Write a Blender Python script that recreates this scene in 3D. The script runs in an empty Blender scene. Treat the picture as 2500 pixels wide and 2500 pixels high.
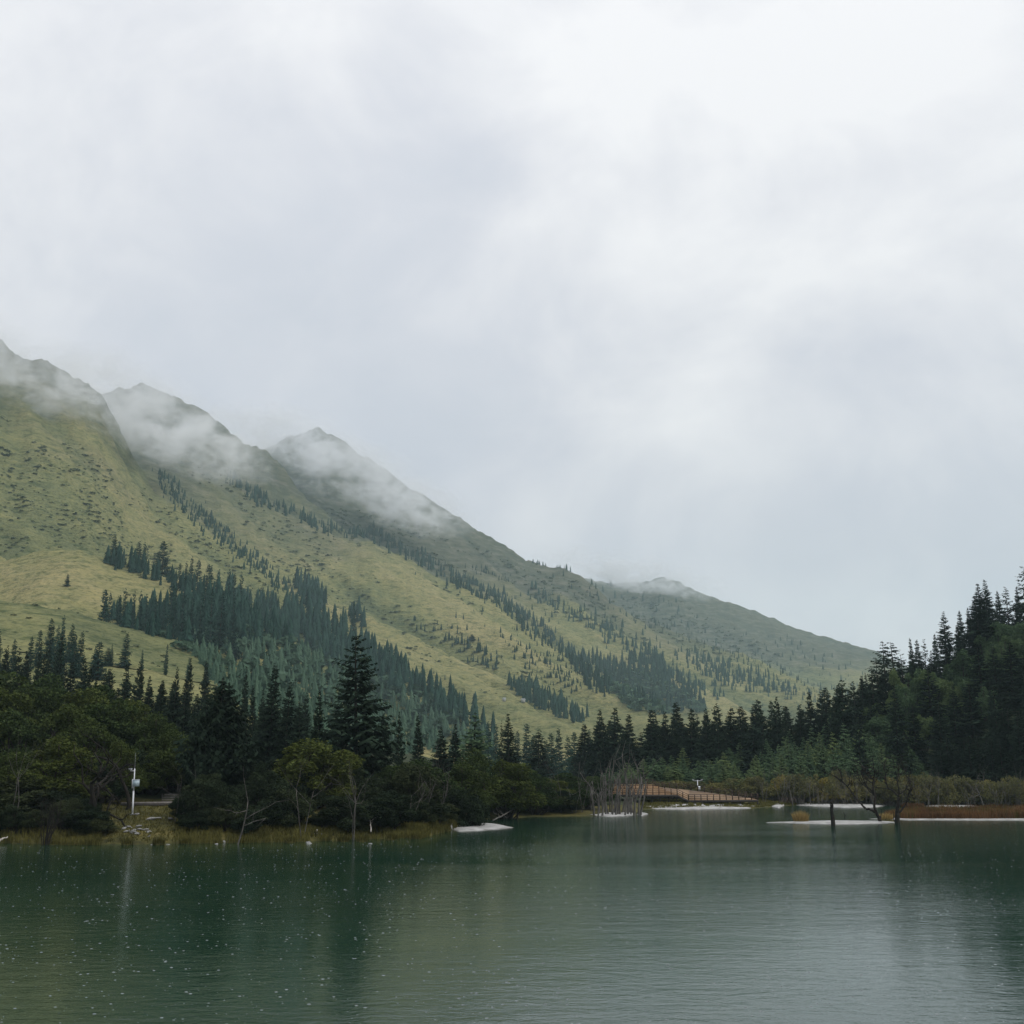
import bpy, math, random
import numpy as np

# ------------------------------------------------------------------ camera, sky, sun, exposure
SC = bpy.context.scene
COL = SC.collection
R = math.radians
F = 2072.0                      # focal length in pixels of a 1932-pixel wide frame
CX = CY = 966.0
CAMZ = 6.2
TILT = math.atan(494.0 / F)     # horizon lies at row 1460 of 1932
CT, ST = math.cos(TILT), math.sin(TILT)

cam_d = bpy.data.cameras.new('camera')
cam_d.sensor_width = 36.0
cam_d.lens = 36.0 * F / 1932.0
cam_d.clip_start = 0.1
cam_d.clip_end = 30000
cam = bpy.data.objects.new('camera', cam_d)
COL.objects.link(cam)
cam.location = (0, 0, CAMZ)
cam.rotation_euler = (math.pi / 2 + TILT, 0, 0)
SC.camera = cam

SUN_EL, SUN_AZ = R(48), R(118)     # azimuth clockwise from +Y: high, behind the camera to the right
world = bpy.data.worlds.new('World')
SC.world = world
world.use_nodes = True
wt = world.node_tree
wt.nodes.clear()


def N(t, typ, **kw):
    n = t.nodes.new(typ)
    for k, v in kw.items():
        setattr(n, k, v)
    return n


def ramp(t, fac, stops, interp='LINEAR'):
    r = N(t, 'ShaderNodeValToRGB')
    cr = r.color_ramp
    cr.interpolation = interp
    while len(cr.elements) < len(stops):
        cr.elements.new(0.5)
    for e, (p, c) in zip(cr.elements, stops):
        e.position = p
        e.color = (*c, 1) if len(c) == 3 else c
    t.links.new(fac, r.inputs[0])
    return r.outputs[0]


def mixc(t, fac, a, b, blend='MIX'):
    m = N(t, 'ShaderNodeMix', data_type='RGBA', blend_type=blend)
    for sock, v in ((m.inputs[0], fac), (m.inputs[6], a), (m.inputs[7], b)):
        if isinstance(v, (int, float)):
            sock.default_value = v
        elif isinstance(v, (tuple, list)):
            sock.default_value = (*v, 1) if len(v) == 3 else v
        else:
            t.links.new(v, sock)
    return m.outputs[2]


def mth(t, op, a, b=None, c=None, clamp=False):
    m = N(t, 'ShaderNodeMath', operation=op, use_clamp=clamp)
    for i, v in enumerate((a, b, c)):
        if v is None:
            continue
        if isinstance(v, (int, float)):
            m.inputs[i].default_value = v
        else:
            t.links.new(v, m.inputs[i])
    return m.outputs[0]


def noise(t, vec, scale, detail=4, rough=0.5, dist=0.0, dim='3D'):
    n = N(t, 'ShaderNodeTexNoise', noise_dimensions=dim)
    n.inputs['Scale'].default_value = scale
    n.inputs['Detail'].default_value = detail
    n.inputs['Roughness'].default_value = rough
    n.inputs['Distortion'].default_value = dist
    if vec is not None:
        t.links.new(vec, n.inputs['Vector'])
    return n.outputs[0]


def mapping(t, vec, scale=(1, 1, 1), loc=(0, 0, 0), rot=(0, 0, 0)):
    m = N(t, 'ShaderNodeMapping')
    m.inputs['Scale'].default_value = scale
    m.inputs['Location'].default_value = loc
    m.inputs['Rotation'].default_value = rot
    t.links.new(vec, m.inputs['Vector'])
    return m.outputs[0]


sky = N(wt, 'ShaderNodeTexSky', sky_type='NISHITA')
sky.sun_disc = False
sky.sun_elevation = SUN_EL
sky.sun_rotation = SUN_AZ
sky.altitude = 3200
sky.dust_density = 3.0
tc = N(wt, 'ShaderNodeTexCoord')
sep = N(wt, 'ShaderNodeSeparateXYZ')
wt.links.new(tc.outputs['Generated'], sep.inputs[0])
den = mth(wt, 'ADD', mth(wt, 'MAXIMUM', sep.outputs[2], 0.0), 0.42)
comb = N(wt, 'ShaderNodeCombineXYZ')
wt.links.new(mth(wt, 'DIVIDE', sep.outputs[0], den), comb.inputs[0])
wt.links.new(mth(wt, 'DIVIDE', sep.outputs[1], den), comb.inputs[1])
wt.links.new(mth(wt, 'MULTIPLY', sep.outputs[2], 1.8), comb.inputs[2])
n_big = noise(wt, mapping(wt, comb.outputs[0], loc=(3.1, 0.7, 1.3)), 1.7, 3, 0.5, 0.5)
n_fine = noise(wt, mapping(wt, tc.outputs['Generated'], scale=(1, 1, 1.25), loc=(7.0, 2.2, 0.3), rot=(0, R(18), 0)), 5.5, 8, 0.56, 0.35)
cl = mth(wt, 'ADD', mth(wt, 'MULTIPLY', n_big, 0.45), mth(wt, 'MULTIPLY', mth(wt, 'ADD', 0.5, mth(wt, 'MULTIPLY', mth(wt, 'SUBTRACT', n_fine, 0.5), 1.35)), 0.55))


def lobe(dx, dy, dz, width, amp):
    # a broad brighter or greyer part of the cloud deck as the photograph shows it
    l = math.sqrt(dx * dx + dy * dy + dz * dz)
    d = N(wt, 'ShaderNodeVectorMath', operation='DOT_PRODUCT')
    d.inputs[1].default_value = (dx / l, dy / l, dz / l)
    wt.links.new(tc.outputs['Generated'], d.inputs[0])
    f = N(wt, 'ShaderNodeMapRange', interpolation_type='SMOOTHSTEP')
    f.inputs[1].default_value = math.cos(R(width)); f.inputs[2].default_value = 1.0
    f.inputs[3].default_value = 0.0; f.inputs[4].default_value = amp
    wt.links.new(d.outputs['Value'], f.inputs[0])
    return f.outputs[0]


for L_ in (lobe(0.30, 0.83, 0.52, 22, 0.17), lobe(-0.42, 0.75, 0.55, 20, 0.12), lobe(-0.12, 0.90, 0.40, 15, -0.07), lobe(-0.28, 0.90, 0.40, 12, -0.05), lobe(0.12, 0.95, 0.22, 12, 0.05), lobe(0.40, 0.90, 0.24, 16, -0.07)):
    cl = mth(wt, 'ADD', cl, L_)
cloud = ramp(wt, cl, [(0.30, (0.605, 0.630, 0.69)), (0.44, (0.665, 0.680, 0.73)),
                      (0.55, (0.745, 0.752, 0.785)), (0.72, (0.865, 0.865, 0.875))])
grad = mth(wt, 'ADD', 0.93, mth(wt, 'MULTIPLY', mth(wt, 'MAXIMUM', sep.outputs[2], 0.0), 0.36))
cloud = mixc(wt, 1.0, cloud, grad, 'MULTIPLY')
skyc = mixc(wt, 1.0, sky.outputs[0], (0.11, 0.11, 0.11), 'MULTIPLY')
bg = N(wt, 'ShaderNodeBackground')
wt.links.new(mixc(wt, 0.93, skyc, cloud), bg.inputs[0])
bg.inputs[1].default_value = 1.0
wo = N(wt, 'ShaderNodeOutputWorld')
wt.links.new(bg.outputs[0], wo.inputs[0])

sun_d = bpy.data.lights.new('sun', 'SUN')
sun_d.energy = 1.5
sun_d.angle = R(16)
sun_d.color = (1.0, 0.96, 0.9)
sun = bpy.data.objects.new('sun', sun_d)
COL.objects.link(sun)
sun.rotation_euler = (math.pi / 2 - SUN_EL, 0, math.pi - SUN_AZ)

SC.view_settings.view_transform = 'Standard'
SC.view_settings.look = 'None'
SC.view_settings.exposure = 0.1
SC.view_settings.gamma = 1.0
SC.view_settings.use_curve_mapping = False
SC.render.engine = 'CYCLES'
cy = SC.cycles
cy.use_denoising = True
try:
    cy.denoiser = 'OPENIMAGEDENOISE'
    cy.denoising_input_passes = 'RGB_ALBEDO_NORMAL'
    cy.denoising_prefilter = 'ACCURATE'
except Exception:
    pass
cy.max_bounces = 8
cy.diffuse_bounces = 2
cy.glossy_bounces = 2
cy.transmission_bounces = 2
cy.transparent_max_bounces = 4
cy.volume_bounces = 5
SC.render.filter_size = 1.1
cy.volume_max_steps = 256
cy.volume_step_rate = 0.22

# ------------------------------------------------------------------ pixel / terrain maths
rng = np.random.default_rng(7)
random.seed(7)


def ray(x, y):
    """direction of a photograph pixel (1932-wide frame), scaled to horizontal length 1"""
    a = (np.asarray(x, float) - CX) / F
    b = (CY - np.asarray(y, float)) / F
    dx = a
    dy = CT - b * ST
    dz = ST + b * CT
    h = np.hypot(dx, dy)
    return dx / h, dy / h, dz / h


def px(x, y, r):
    dx, dy, dz = ray(x, y)
    return dx * r, dy * r, CAMZ + dz * r


def px_ground(x, y, z=0.0):
    dx, dy, dz = ray(x, y)
    r = (z - CAMZ) / dz
    return dx * r, dy * r


def hash2(ix, iy, seed):
    h = (ix.astype(np.int64) * 374761393 + iy.astype(np.int64) * 668265263 + seed * 1442695041) & 0x7fffffff
    h = ((h ^ (h >> 13)) * 1274126177) & 0x7fffffff
    h = (h ^ (h >> 16)) & 0x7fffffff
    return h / float(0x7fffffff)


def vnoise(x, y, seed=0):
    x0 = np.floor(x); y0 = np.floor(y)
    fx = x - x0; fy = y - y0
    fx = fx * fx * (3 - 2 * fx); fy = fy * fy * (3 - 2 * fy)
    a = hash2(x0, y0, seed); b = hash2(x0 + 1, y0, seed)
    c = hash2(x0, y0 + 1, seed); d = hash2(x0 + 1, y0 + 1, seed)
    return (a * (1 - fx) + b * fx) * (1 - fy) + (c * (1 - fx) + d * fx) * fy


def fbm(x, y, octv=4, seed=0):
    s = 0.0; a = 0.5; tot = 0.0
    for i in range(octv):
        s = s + a * vnoise(x * 2 ** i + 17.3 * i, y * 2 ** i - 9.1 * i, seed + i)
        tot += a
        a *= 0.5
    return s / tot


class Spur:
    """a ridge: crest points (pixel x, pixel y, distance) give its line in space, it falls off to a foot in front and behind"""

    def __init__(s, pts, foot, p=1.1, back=0.55, rib=1.0):
        dx, dy, dz = ray([q[0] for q in pts], [q[1] for q in pts])
        r = np.array([q[2] for q in pts], float)
        az = np.arctan2(dx, dy)
        o = np.argsort(az)
        s.az = az[o]; s.r = r[o]; s.z = (CAMZ + dz * r)[o]
        s.foot = foot; s.p = p; s.back = back; s.rib = rib

    def h(s, az, r):
        rc = np.interp(az, s.az, s.r); zc = np.interp(az, s.az, s.z)
        zc = zc + s.rib * (zc / 500) * (16 * (fbm(az * 60, az * 0 + s.foot, 3, 33) - 0.5) + 9 * (fbm(az * 260, az * 0 + s.foot, 3, 34) - 0.5))
        rf = s.foot * np.ones_like(rc) if np.isscalar(s.foot) else np.interp(az, s.az, s.foot)
        rf = np.minimum(rf, rc - 60)
        q = np.clip((r - rf) / (rc - rf), 0, 1)
        front = zc * q ** s.p
        return np.where(r <= rc, front, zc - s.back * (r - rc) - 0.0006 * (r - rc) ** 2), q


SPURS = [
    # near grassy knoll on the left, then the one behind it
    Spur([(-500, 1080, 560), (-200, 1115, 560), (0, 1134, 550), (60, 1141, 545), (130, 1151, 540), (240, 1182, 530), (350, 1212, 520),
          (430, 1242, 510), (520, 1284, 500), (600, 1330, 480), (700, 1395, 460), (800, 1440, 450), (900, 1470, 440)], 190, 1.15, 0.35, 0.25),
    Spur([(-500, 1150, 880), (-200, 1110, 880), (0, 1062, 870), (50, 1046, 865), (90, 1036, 860), (150, 1034, 850), (230, 1064, 840),
          (330, 1092, 820), (400, 1118, 800), (500, 1185, 780), (600, 1250, 760), (700, 1320, 720), (800, 1385, 700), (900, 1435, 680)], 480, 1.05, 0.30, 0.4),
    # first big spur
    Spur([(-600, 250, 1650), (-300, 410, 1620), (-100, 560, 1600), (0, 641, 1600), (30, 660, 1600), (58, 676, 1600), (82, 678, 1590), (112, 694, 1590),
          (134, 714, 1590), (168, 732, 1585), (195, 752, 1580), (222, 800, 1560), (250, 862, 1540), (290, 923, 1500), (364, 980, 1430), (430, 1028, 1360), (490, 1071, 1300),
          (560, 1128, 1240), (640, 1185, 1170), (716, 1232, 1100), (830, 1305, 1000), (900, 1360, 930), (1000, 1420, 900), (1100, 1460, 850)], 620, 1.12, 0.45, 1.0),
    # spur with the long row of trees along its crest
    Spur([(150, 760, 2000), (300, 815, 1980), (380, 868, 1960), (414, 892, 1950), (464, 930, 1930), (520, 964, 1920), (576, 984, 1910), (638, 1014, 1900), (702, 1020, 1890),
          (733, 1038, 1880), (825, 1086, 1840), (940, 1138, 1780), (1005, 1194, 1700), (1050, 1225, 1650), (1100, 1256, 1600), (1170, 1300, 1480),
          (1240, 1335, 1360), (1320, 1380, 1200), (1420, 1440, 1050)], 900, 1.18, 0.5, 1.0),
    # misted shoulder behind it
    Spur([(60, 740, 2150), (180, 738, 2150), (268, 722, 2150), (336, 747, 2150), (378, 766, 2150), (414, 797, 2140), (459, 836, 2140), (512, 857, 2130), (541, 886, 2120),
          (575, 935, 2100), (640, 990, 2080), (760, 1050, 2050), (900, 1140, 2000), (1000, 1230, 1950), (1150, 1400, 1900)], 1300, 1.15, 0.5, 0.8),
    # dark peak
    Spur([(300, 980, 2700), (430, 890, 2700), (500, 846, 2700), (560, 815, 2700), (600, 808, 2700), (635, 823, 2700), (700, 868, 2700), (790, 926, 2700), (870, 976, 2690),
          (960, 1036, 2680), (1010, 1060, 2660), (1060, 1070, 2650), (1090, 1083, 2640), (1150, 1130, 2600), (1250, 1200, 2500), (1350, 1260, 2400), (1500, 1350, 2200), (1650, 1440, 2100)], 1500, 1.1, 0.5, 1.0),
    # low spur in front of the last ridge
    Spur([(850, 1080, 2850), (1000, 1105, 2850), (1090, 1125, 2850), (1165, 1147, 2850), (1291, 1197, 2750), (1355, 1225, 2650), (1403, 1230, 2600), (1459, 1258, 2500),
          (1560, 1310, 2300), (1650, 1360, 2100), (1750, 1420, 1900), (1850, 1455, 1800)], 1700, 1.1, 0.4, 1.0),
    # last ridge
    Spur([(950, 1110, 3900), (1100, 1093, 3900), (1150, 1098, 3900), (1205, 1097, 3900), (1250, 1090, 3900), (1280, 1097, 3880), (1330, 1119, 3860), (1380, 1136, 3850), (1440, 1158, 3850), (1500, 1181, 3820),
          (1590, 1211, 3800), (1650, 1225, 3780), (1700, 1250, 3750), (1800, 1310, 3700), (2000, 1400, 3600), (2150, 1450, 3500)], 2000, 1.15, 0.5, 1.0),
    # wooded hill on the right
    Spur([(1250, 1470, 330), (1400, 1452, 330), (1500, 1436, 335), (1600, 1395, 335), (1680, 1340, 340), (1760, 1302, 350), (1850, 1238, 370), (1932, 1190, 390), (2050, 1110, 420), (2300, 960, 470), (2700, 800, 520)],
         252, 1.0, 0.05, 0.1),
]
RIGHT_HILL = SPURS[-1]

SHORE = [(-900, 1597), (-300, 1596), (0, 1590), (120, 1594), (250, 1593), (420, 1590), (560, 1588), (800, 1580), (835, 1571), (868, 1562), (890, 1553), (925, 1546),
         (1000, 1541), (1120, 1540), (1195, 1538), (1207, 1527), (1420, 1525), (1450, 1523), (1500, 1519), (1600, 1520), (1700, 1518), (1932, 1518), (2300, 1518), (3000, 1518)]
_sx, _sy = px_ground([p[0] for p in SHORE], [p[1] for p in SHORE])
SH_AZ = np.arctan2(_sx, _sy)
SH_R = np.hypot(_sx, _sy)
_o = np.argsort(SH_AZ)
SH_AZ = SH_AZ[_o]; SH_R = SH_R[_o]


def az_of(x, y=1500):
    dx, dy, dz = ray(x, y)
    return np.arctan2(dx, dy)


BANK_AZ = [float(az_of(v)) for v in (-400, 700, 900, 1150, 1500, 2000)]
BANK_A = [2.3, 2.0, 0.9, 0.5, 0.35, 0.35]
BANK_B = [0.075, 0.05, 0.02, 0.012, 0.012, 0.02]


def shore_r(az):
    return np.interp(az, SH_AZ, SH_R)


def near_h(az, r):
    rs = shore_r(az) + 1.2 * (fbm(az * 160, r * 0 + 3.3, 3, 5) - 0.5) * 2
    dr = r - rs
    a = np.interp(az, BANK_AZ, BANK_A); b = np.interp(az, BANK_AZ, BANK_B)
    d = np.maximum(dr, 0)
    up = a * (1 - np.exp(-d / 11.0)) + b * np.minimum(d, 320)
    x = r * np.sin(az); y = r * np.cos(az)
    bump = (fbm(x * 0.35, y * 0.35, 3, 40) - 0.5) * 0.5 * np.clip(d / 4, 0, 1)
    return np.where(dr > 0, up + bump + 0.02, np.maximum(dr * 0.12, -2.5))


def terrain(az, r):
    az = np.asarray(az, float); r = np.asarray(r, float)
    h = near_h(az, r)
    x = r * np.sin(az); y = r * np.cos(az)
    along = x * 0.72 - y * 0.69
    perp = x * 0.69 + y * 0.72
    wob = (fbm(x / 260, y / 260, 3, 11) - 0.5) * 160
    rid = 1 - np.abs(2 * fbm((perp + wob) / 150, along / 900, 4, 21) - 1)
    rib = 1 - np.abs(2 * fbm((perp + wob * 0.5) / 46, along / 420, 3, 61) - 1)
    fine = fbm(x / 30, y / 30, 4, 31) - 0.5
    gul = np.clip(1 - np.abs(2 * fbm((perp + wob * 0.7) / 95, along / 600, 4, 71) - 1), 0, 1) ** 4
    for i, s in enumerate(SPURS):
        hs, q = s.h(az, r)
        m = np.clip(q * (1 - q) * 4, 0, 1) * s.rib
        # rock and turf relief, fading at the crest line and at the foot
        hs = hs + m * ((rid - 0.72) * 62 + (rib - 0.7) * 17 - gul * 20) + (fine * 8 * s.rib + fine * 1.5) * np.clip(q * 3, 0, 1)
        hs = np.where(q <= 0, -50, hs)
        h = np.maximum(h, hs)
    return h


def dryness(az, r):
    x = r * np.sin(az); y = r * np.cos(az)
    al = x * 0.72 - y * 0.69; pe = x * 0.69 + y * 0.72
    wob = (fbm(x / 260, y / 260, 3, 11) - 0.5) * 160
    a = 1 - np.abs(2 * fbm((pe + wob) / 150, al / 900, 4, 21) - 1)
    b = 1 - np.abs(2 * fbm((pe + wob * 0.5) / 46, al / 420, 3, 61) - 1)
    gl = np.clip(1 - np.abs(2 * fbm((pe + wob * 0.7) / 95, al / 600, 4, 71) - 1), 0, 1) ** 4
    return np.clip(0.6 * (a - 0.45) / 0.5 + 0.4 * (b - 0.4) / 0.55 - 0.55 * gl, 0, 1)


def ground_xy(x, y):
    return terrain(np.arctan2(x, y), np.hypot(x, y))


_RG = np.concatenate([np.arange(95, 300, 2.0), np.geomspace(300, 4600, 420)])
_AG = np.linspace(R(-29), R(29), 900)
_TG = terrain(*np.meshgrid(_AG, _RG))          # heights by distance and bearing, for finding where a ray lands


def hit(xs, ys):
    """where the photograph's rays meet the terrain"""
    xs = np.atleast_1d(np.asarray(xs, float)); ys = np.atleast_1d(np.asarray(ys, float))
    dx, dy, dz = ray(xs, ys)
    f = np.clip((np.arctan2(dx, dy) - _AG[0]) / (_AG[1] - _AG[0]), 0, len(_AG) - 1.001)
    i = f.astype(int); f = f - i
    T = _TG[:, i] * (1 - f) + _TG[:, i + 1] * f
    b = (T >= CAMZ + dz[None] * _RG[:, None]) & (T > 0)
    r = np.where(b.any(0), _RG[b.argmax(0)], np.nan)
    return dx * r, dy * r, r


# ------------------------------------------------------------------ mesh helpers
def mesh(name, V, faces, mat=None, smooth=False, vals=None):
    V = np.asarray(V, np.float32).reshape(-1, 3)
    faces = [np.asarray(f, np.int32) for f in faces if len(f)]
    me = bpy.data.meshes.new(name)
    me.vertices.add(len(V))
    me.vertices.foreach_set('co', V.ravel())
    nl = sum(f.size for f in faces); nf = sum(len(f) for f in faces)
    me.loops.add(nl); me.polygons.add(nf)
    me.loops.foreach_set('vertex_index', np.concatenate([f.ravel() for f in faces]))
    tot = np.concatenate([np.full(len(f), f.shape[1], np.int32) for f in faces])
    start = np.concatenate([[0], np.cumsum(tot)[:-1]]).astype(np.int32)
    me.polygons.foreach_set('loop_start', start)
    if smooth:
        me.polygons.foreach_set('use_smooth', np.ones(nf, bool))
    if vals is not None:
        at = me.attributes.new('v', 'FLOAT', 'FACE')
        at.data.foreach_set('value', np.asarray(vals, np.float32))
    me.update(calc_edges=True)
    if mat is not None:
        me.materials.append(mat)
    return me


def link(name, me, parent=None, loc=(0, 0, 0)):
    o = bpy.data.objects.new(name, me)
    COL.objects.link(o)
    o.location = loc
    if parent is not None:
        o.parent = parent
    return o


def tag(o, label=None, cat=None, group=None, kind=None):
    if label: o['label'] = label
    if cat: o['category'] = cat
    if group: o['group'] = group
    if kind: o['kind'] = kind
    return o


def thing(name, label, cat, loc=(0, 0, 0), rz=0.0, scale=(1, 1, 1), group=None):
    o = bpy.data.objects.new(name, None)
    o.empty_display_size = 0.3
    COL.objects.link(o)
    o.location = loc
    o.rotation_euler = (0, 0, rz)
    o.scale = scale
    return tag(o, label, cat, group)


class Geo:
    def __init__(s):
        s.V = []; s.F4 = []; s.F3 = []; s.n = 0

    def add(s, V, F4=(), F3=()):
        V = np.asarray(V, float).reshape(-1, 3)
        if len(F4): s.F4.append(np.asarray(F4, int) + s.n)
        if len(F3): s.F3.append(np.asarray(F3, int) + s.n)
        s.V.append(V); s.n += len(V)

    def box(s, c, d, rz=0.0):
        x, y, z = np.array(d) / 2.0
        v = np.array([(-x, -y, -z), (x, -y, -z), (x, y, -z), (-x, y, -z), (-x, -y, z), (x, -y, z), (x, y, z), (-x, y, z)])
        ca, sa = math.cos(rz), math.sin(rz)
        v = np.c_[v[:, 0] * ca - v[:, 1] * sa, v[:, 0] * sa + v[:, 1] * ca, v[:, 2]] + np.array(c)
        s.add(v, [(0, 3, 2, 1), (4, 5, 6, 7), (0, 1, 5, 4), (1, 2, 6, 5), (2, 3, 7, 6), (3, 0, 4, 7)])

    def bar(s, a, b, w, h=None):
        """square bar between two points"""
        a = np.array(a, float); b = np.array(b, float); h = h or w
        d = b - a; d /= np.linalg.norm(d)
        u = np.cross(d, (0, 0, 1)) if abs(d[2]) < 0.95 else np.array((1.0, 0, 0))
        u /= np.linalg.norm(u); n = np.cross(u, d)
        v = []
        for p in (a, b):
            for su, sn in ((-1, -1), (1, -1), (1, 1), (-1, 1)):
                v.append(p + u * su * w / 2 + n * sn * h / 2)
        s.add(v, [(0, 1, 2, 3), (7, 6, 5, 4), (0, 4, 5, 1), (1, 5, 6, 2), (2, 6, 7, 3), (3, 7, 4, 0)])

    def tube(s, P, rad, sides=6):
        P = np.asarray(P, float); k = len(P)
        rad = np.broadcast_to(np.asarray(rad, float), (k,))
        T = np.gradient(P, axis=0)
        T /= np.linalg.norm(T, axis=1)[:, None] + 1e-9
        ref = np.array((0.31, 0.17, 0.05)) + np.where(abs(T[0, 2]) > 0.8, 1, 0) * np.array((1, 0, 0)) + np.where(abs(T[0, 2]) <= 0.8, 1, 0) * np.array((0, 0, 1))
        U = np.cross(T, ref); U /= np.linalg.norm(U, axis=1)[:, None] + 1e-9
        W = np.cross(T, U)
        a = np.arange(sides) / sides * 2 * math.pi
        V = P[:, None] + rad[:, None, None] * (np.cos(a)[None, :, None] * U[:, None] + np.sin(a)[None, :, None] * W[:, None])
        i = np.arange(k - 1)[:, None] * sides; j = np.arange(sides)[None]; j2 = (j + 1) % sides
        Q = np.stack([i + j, i + j2, i + sides + j2, i + sides + j], -1).reshape(-1, 4)
        s.add(V.reshape(-1, 3), Q)
        s.F3.append(np.array([[s.n - sides, s.n - sides + m, s.n - sides + m + 1] for m in range(1, sides - 1)]))
        s.F3.append(np.array([[s.n - k * sides, s.n - k * sides + m + 1, s.n - k * sides + m] for m in range(1, sides - 1)]))

    def mesh(s, name, mat, smooth=False, vals=None):
        f = []
        if s.F4: f.append(np.concatenate(s.F4))
        if s.F3: f.append(np.concatenate(s.F3))
        return mesh(name, np.concatenate(s.V), f, mat, smooth, vals)


# ------------------------------------------------------------------ materials
def new_mat(name):
    m = bpy.data.materials.new(name)
    m.use_nodes = True
    t = m.node_tree
    t.nodes.clear()
    o = N(t, 'ShaderNodeOutputMaterial')
    return m, t, o


def principled(t, o, color, rough=0.8, spec=0.3, normal=None, **kw):
    b = N(t, 'ShaderNodeBsdfPrincipled')
    if isinstance(color, (tuple, list)):
        b.inputs['Base Color'].default_value = (*color, 1)
    else:
        t.links.new(color, b.inputs['Base Color'])
    if isinstance(rough, (int, float)):
        b.inputs['Roughness'].default_value = rough
    else:
        t.links.new(rough, b.inputs['Roughness'])
    b.inputs['Specular IOR Level'].default_value = spec
    if normal is not None:
        t.links.new(normal, b.inputs['Normal'])
    t.links.new(b.outputs[0], o.inputs[0])
    return b


def bump(t, height, strength=0.5, dist=1.0):
    b = N(t, 'ShaderNodeBump')
    b.inputs['Strength'].default_value = strength
    b.inputs['Distance'].default_value = dist
    t.links.new(height, b.inputs['Height'])
    return b.outputs[0]


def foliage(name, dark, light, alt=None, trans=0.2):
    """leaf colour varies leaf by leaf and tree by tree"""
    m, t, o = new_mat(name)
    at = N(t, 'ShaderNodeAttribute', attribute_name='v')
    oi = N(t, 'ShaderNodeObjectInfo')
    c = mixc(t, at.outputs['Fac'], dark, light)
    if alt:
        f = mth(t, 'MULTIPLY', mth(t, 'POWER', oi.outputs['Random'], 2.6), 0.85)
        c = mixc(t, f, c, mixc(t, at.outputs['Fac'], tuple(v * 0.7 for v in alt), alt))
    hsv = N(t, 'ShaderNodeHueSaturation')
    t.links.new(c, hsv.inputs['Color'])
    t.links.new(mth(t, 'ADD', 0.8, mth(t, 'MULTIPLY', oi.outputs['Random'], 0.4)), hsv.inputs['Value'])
    d = N(t, 'ShaderNodeBsdfDiffuse'); tr = N(t, 'ShaderNodeBsdfTranslucent')
    t.links.new(hsv.outputs[0], d.inputs[0]); t.links.new(hsv.outputs[0], tr.inputs[0])
    mx = N(t, 'ShaderNodeMixShader')
    mx.inputs[0].default_value = trans
    t.links.new(d.outputs[0], mx.inputs[1]); t.links.new(tr.outputs[0], mx.inputs[2])
    t.links.new(mx.outputs[0], o.inputs[0])
    return m


def bark_mat(name, a, b, scale=3.0):
    m, t, o = new_mat(name)
    tcn = N(t, 'ShaderNodeTexCoord')
    n = noise(t, mapping(t, tcn.outputs['Object'], (1, 1, 0.2)), scale, 5, 0.6)
    principled(t, o, ramp(t, n, [(0.35, a), (0.65, b)]), 0.9, 0.15, bump(t, n, 0.6, 0.05))
    return m


M = {}
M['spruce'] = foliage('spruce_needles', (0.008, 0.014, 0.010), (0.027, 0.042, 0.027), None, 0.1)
M['spruce_far'] = foliage('hazed_spruce_needles', (0.012, 0.032, 0.026), (0.034, 0.070, 0.054), None, 0.1)  # teal of the distant haze is partly put into the needle colour
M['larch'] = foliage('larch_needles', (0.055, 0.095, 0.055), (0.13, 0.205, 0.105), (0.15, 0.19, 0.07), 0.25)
M['far_leaf'] = foliage('hazed_mountain_leaf', (0.045, 0.085, 0.060), (0.095, 0.155, 0.10), None, 0.15)  # paler woodland; its teal cast is distance haze mixed into the leaf colour
M['olive'] = foliage('olive_leaves', (0.010, 0.018, 0.008), (0.058, 0.090, 0.034), (0.110, 0.120, 0.026), 0.12)
M['dark_leaf'] = foliage('dark_leaves', (0.008, 0.013, 0.009), (0.040, 0.058, 0.032), (0.055, 0.064, 0.028), 0.1)
M['mid_leaf'] = foliage('green_leaves', (0.030, 0.056, 0.030), (0.125, 0.195, 0.095), (0.12, 0.16, 0.06), 0.2)
M['willow'] = foliage('willow_leaves', (0.080, 0.085, 0.040), (0.165, 0.165, 0.070), (0.23, 0.19, 0.05), 0.2)
M['slope_shrub'] = foliage('slope_shrub_leaves', (0.06, 0.078, 0.05), (0.115, 0.135, 0.08), None, 0.1)
M['red_grass'] = foliage('red_sedge', (0.055, 0.032, 0.018), (0.165, 0.088, 0.040), None, 0.2)
M['olive_grass'] = foliage('shore_grass', (0.046, 0.046, 0.014), (0.125, 0.115, 0.036), None, 0.2)
M['tan_grass'] = foliage('dry_grass', (0.22, 0.16, 0.06), (0.46, 0.34, 0.14), None, 0.2)
M['bark'] = bark_mat('dark_bark', (0.018, 0.015, 0.012), (0.05, 0.042, 0.034))
M['grey_bark'] = bark_mat('grey_dead_wood', (0.045, 0.042, 0.038), (0.15, 0.14, 0.125))
M['black_bark'] = bark_mat('wet_black_wood', (0.010, 0.009, 0.008), (0.032, 0.027, 0.022))
M['pale_wood'] = bark_mat('bleached_driftwood', (0.25, 0.23, 0.2), (0.5, 0.47, 0.42))
M['deck'] = None


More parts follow.
